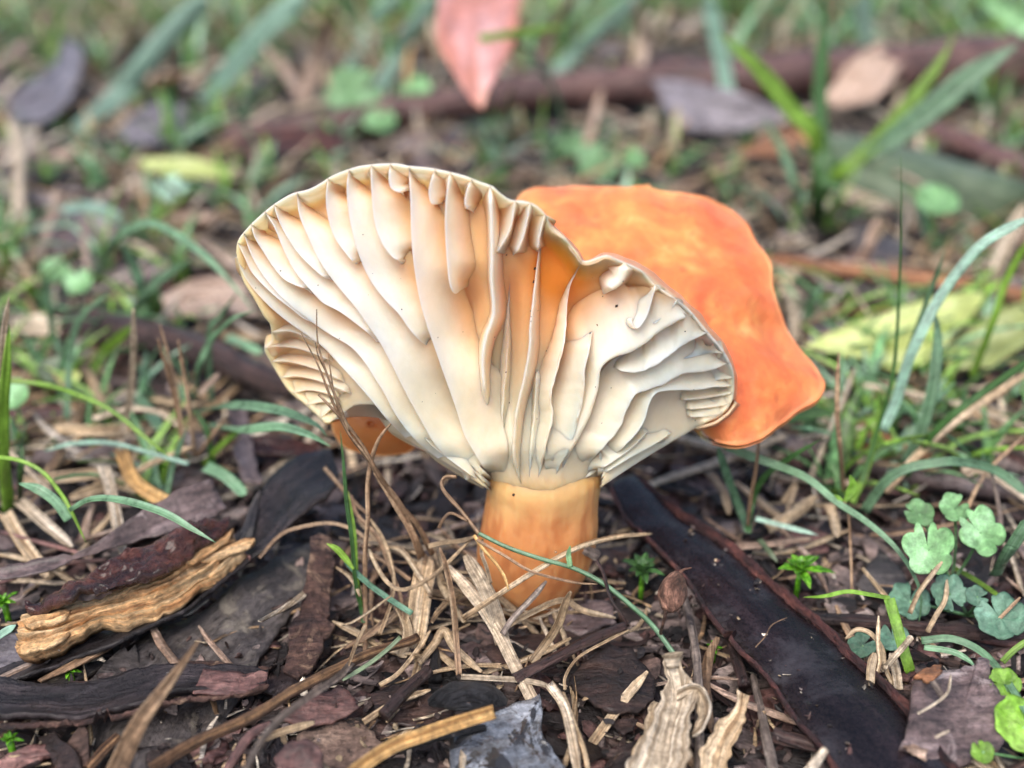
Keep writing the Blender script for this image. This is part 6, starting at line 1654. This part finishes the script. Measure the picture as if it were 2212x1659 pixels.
it = []
for i in range(6500):
    p, px, py = spot(R1, -40, 1740, (-.12, .03))
    it.append((p, (R1.gauss(0, .22), R1.gauss(0, .22), R1.uniform(0, 6.3)), R1.uniform(.35, .9) * (1 + .9 * sm((900 - py) / 900)), rc(PAL_BARK, R1)))
for i in range(2600):                      # further back, evenly over the ground
    p = Vector((R1.uniform(-34, 34), R1.uniform(13, 62), R1.uniform(-.1, .08)))
    it.append((p, (R1.gauss(0, .3), R1.gauss(0, .3), R1.uniform(0, 6.3)), R1.uniform(.8, 2.0), rc(PAL_BARK[2:] + [(.3, .24, .22), (.36, .3, .28), (.26, .22, .23)], R1)))
for i in range(3200):                      # fine crumbs near the viewer
    p, px, py = spot(R1, 900, 1740, (-.08, .06))
    it.append((p, (R1.gauss(0, .5), R1.gauss(0, .5), R1.uniform(0, 6.3)), R1.uniform(.1, .32), rc(PAL_BARK, R1)))
for i in range(420):                       # crumbs that have fallen on top of the larger pieces
    px = R1.uniform(0, 2200); py = R1.uniform(1180, 1650)
    it.append((G(px, py, R1.uniform(.05, .25)), (R1.gauss(0, .5), R1.gauss(0, .5), R1.uniform(0, 6.3)), R1.uniform(.06, .16), rc(PAL_BARK + PAL_STRAW[:3], R1)))
for i in range(90):                        # grit on the pod
    t = R1.uniform(.3, 1) * (len(PL) - 2); k = int(t); f = t - k; v = R1.uniform(.08, .92)
    a = [PL[k][j] + (PL[k + 1][j] - PL[k][j]) * f for j in range(3)]; kr = min(len(PR) - 2, int(t * len(PR) / len(PL)))
    b = PR[kr]
    it.append((G(a[0] + (b[0] - a[0]) * v, a[1] + (b[1] - a[1]) * v, (a[2] + b[2]) / 2 - .01), (R1.gauss(0, .3), R1.gauss(0, .3), R1.uniform(0, 6.3)), R1.uniform(.03, .1), rc(PAL_BARK[3:] + PAL_STRAW[:4], R1)))
mass('bark_litter', 'chip', it, M['litter'], 'fine mass of dark bark crumbs covering the soil')
it = []
for i in range(1500):
    p, px, py = spot(R1, -40, 1000, (-.02, .2))
    it.append((p, (R1.gauss(0, .25), R1.gauss(0, .25), R1.uniform(0, 6.3)), R1.uniform(.5, 1.1) * (1 + .6 * sm((700 - py) / 700)), rc(PAL_STRAW, R1)))
for i in range(500):
    p, px, py = spot(R1, 1000, 1740, (-.05, .1))
    it.append((p, (R1.gauss(0, .25), R1.gauss(0, .25), R1.uniform(0, 6.3)), R1.uniform(.12, .4), rc(PAL_STRAW, R1)))
for i in range(1300):
    p = Vector((R1.uniform(-34, 34), R1.uniform(13, 60), R1.uniform(0, .3)))
    it.append((p, (R1.gauss(0, .35), R1.gauss(0, .35), R1.uniform(0, 6.3)), R1.uniform(.7, 1.6), rc(PAL_STRAW, R1)))
mass('straw_litter', 'straw', it, M['litter_straw'], 'fine mass of broken dry straw over the ground')


# grass tufts: one mesh each, too blurred for single blades
def tuft_mesh(r, nb, hmax, pal):
    V, Fc, cols = [], [], []
    for b in range(nb):
        a = r.uniform(0, 6.3); L = hmax * r.uniform(.45, 1); lean = r.uniform(.2, 1.1); wd = r.uniform(.03, .1)
        c = rc(pal, r, .2)
        dx, dy = math.cos(a), math.sin(a)
        bx, by = r.uniform(-.15, .15), r.uniform(-.15, .15)
        o = len(V)
        n = 7
        for i in range(n):
            t = i / (n - 1)
            hor = L * lean * t ** 1.7; z = L * (t - .42 * lean * t * t)
            ww = wd * (1 - t ** 2.2) + .004
            p = Vector((bx + dx * hor, by + dy * hor, z))
            V += [p + Vector((-dy * ww, dx * ww, .02)), p + Vector((dx * .01, dy * .01, -.01)), p + Vector((dy * ww, -dx * ww, .02))]
            cols += [c] * 3
        for i in range(n - 1):
            a_ = o + i * 3
            Fc += [(a_, a_ + 1, a_ + 4, a_ + 3), (a_ + 1, a_ + 2, a_ + 5, a_ + 4)]
    return V, Fc, cols


def tufts(count, label, group, hmax, ylo, yhi, mat, pal, name='grass_tuft', cat='grass tuft', nb=(5, 9), keep=None):
    protos = []
    for i in range(12):
        v0, f0, c0 = tuft_mesh(R1, R1.randint(*nb), hmax, pal)
        protos.append(build(name, v0, f0, M[mat], uv=[(v.z * 3, v.x) for v in v0], cols=c0, center=False))
    for i in range(count):
        o = protos[i] if i < 12 else protos[R1.randrange(12)].copy()
        if i >= 12: COL.objects.link(o)
        while True:
            p, px, py = spot(R1, ylo, yhi, (-.03, .0))
            if keep is None or keep(px, py): break
        o.location = p
        s = R1.uniform(.6, 1.15)
        o.scale = (s, s, s)
        o.rotation_euler = (0, 0, R1.uniform(0, 6.3))
        pl = 'at the far left' if px < 250 else 'left of the cap' if px < 560 else 'above the cap gills' if px < 1100 else 'above the orange lobe' if px < 1650 else 'right of the cap' if px < 1950 else 'at the far right'
        pl += ' by the branch' if py < 330 else ' below the branch' if py < 480 else ' level with the gills' if py < 760 else ' level with the stem top'
        tag(o, label + ' ' + pl, cat, group)


tufts(125, 'small blurred green grass tuft', 'small grass tufts in the blurred background', 1.5, 200, 640, 'litter_grass', PAL_GRASS)
tufts(110, 'low thin green grass tuft', 'low grass tufts on both sides of the mushroom', 1.35, 660, 1080, 'litter_grass', PAL_GRASS, nb=(3, 5), keep=lambda x, y: (x < 430 or x > 1720))
tufts(60, 'small tuft of bleached dead grass', 'dead grass tufts in the blurred background', 1.3, 180, 720, 'litter_straw', PAL_STRAW, name='dead_grass_tuft', nb=(3, 7), keep=lambda x, y: (y < 600 or x < 430 or x > 1760))

V, Fc, cols = [], [], []
for i in range(1500):
    x = R1.uniform(-38, 38); y = 30 + 40 * R1.random() ** .8
    v0, f0, c0 = tuft_mesh(R1, 6, R1.uniform(2.0, 4.2), PAL_GRASS if R1.random() < .78 else PAL_STRAW)
    if y < 33 and R1.random() < .5: continue
    o = len(V)
    k = Vector((x, y, -.05))
    V += [k + Vector((v.x * 1.5, v.y * 1.5, v.z)) for v in v0]; Fc += [tuple(o + q for q in f) for f in f0]; cols += c0
o = build('grass', V, Fc, M['litter_grass'], uv=[(v.z * 3, v.x) for v in V], cols=cols, center=False)
tag(o, 'blurred mass of green grass at the back of the ground', 'grass', kind='stuff')
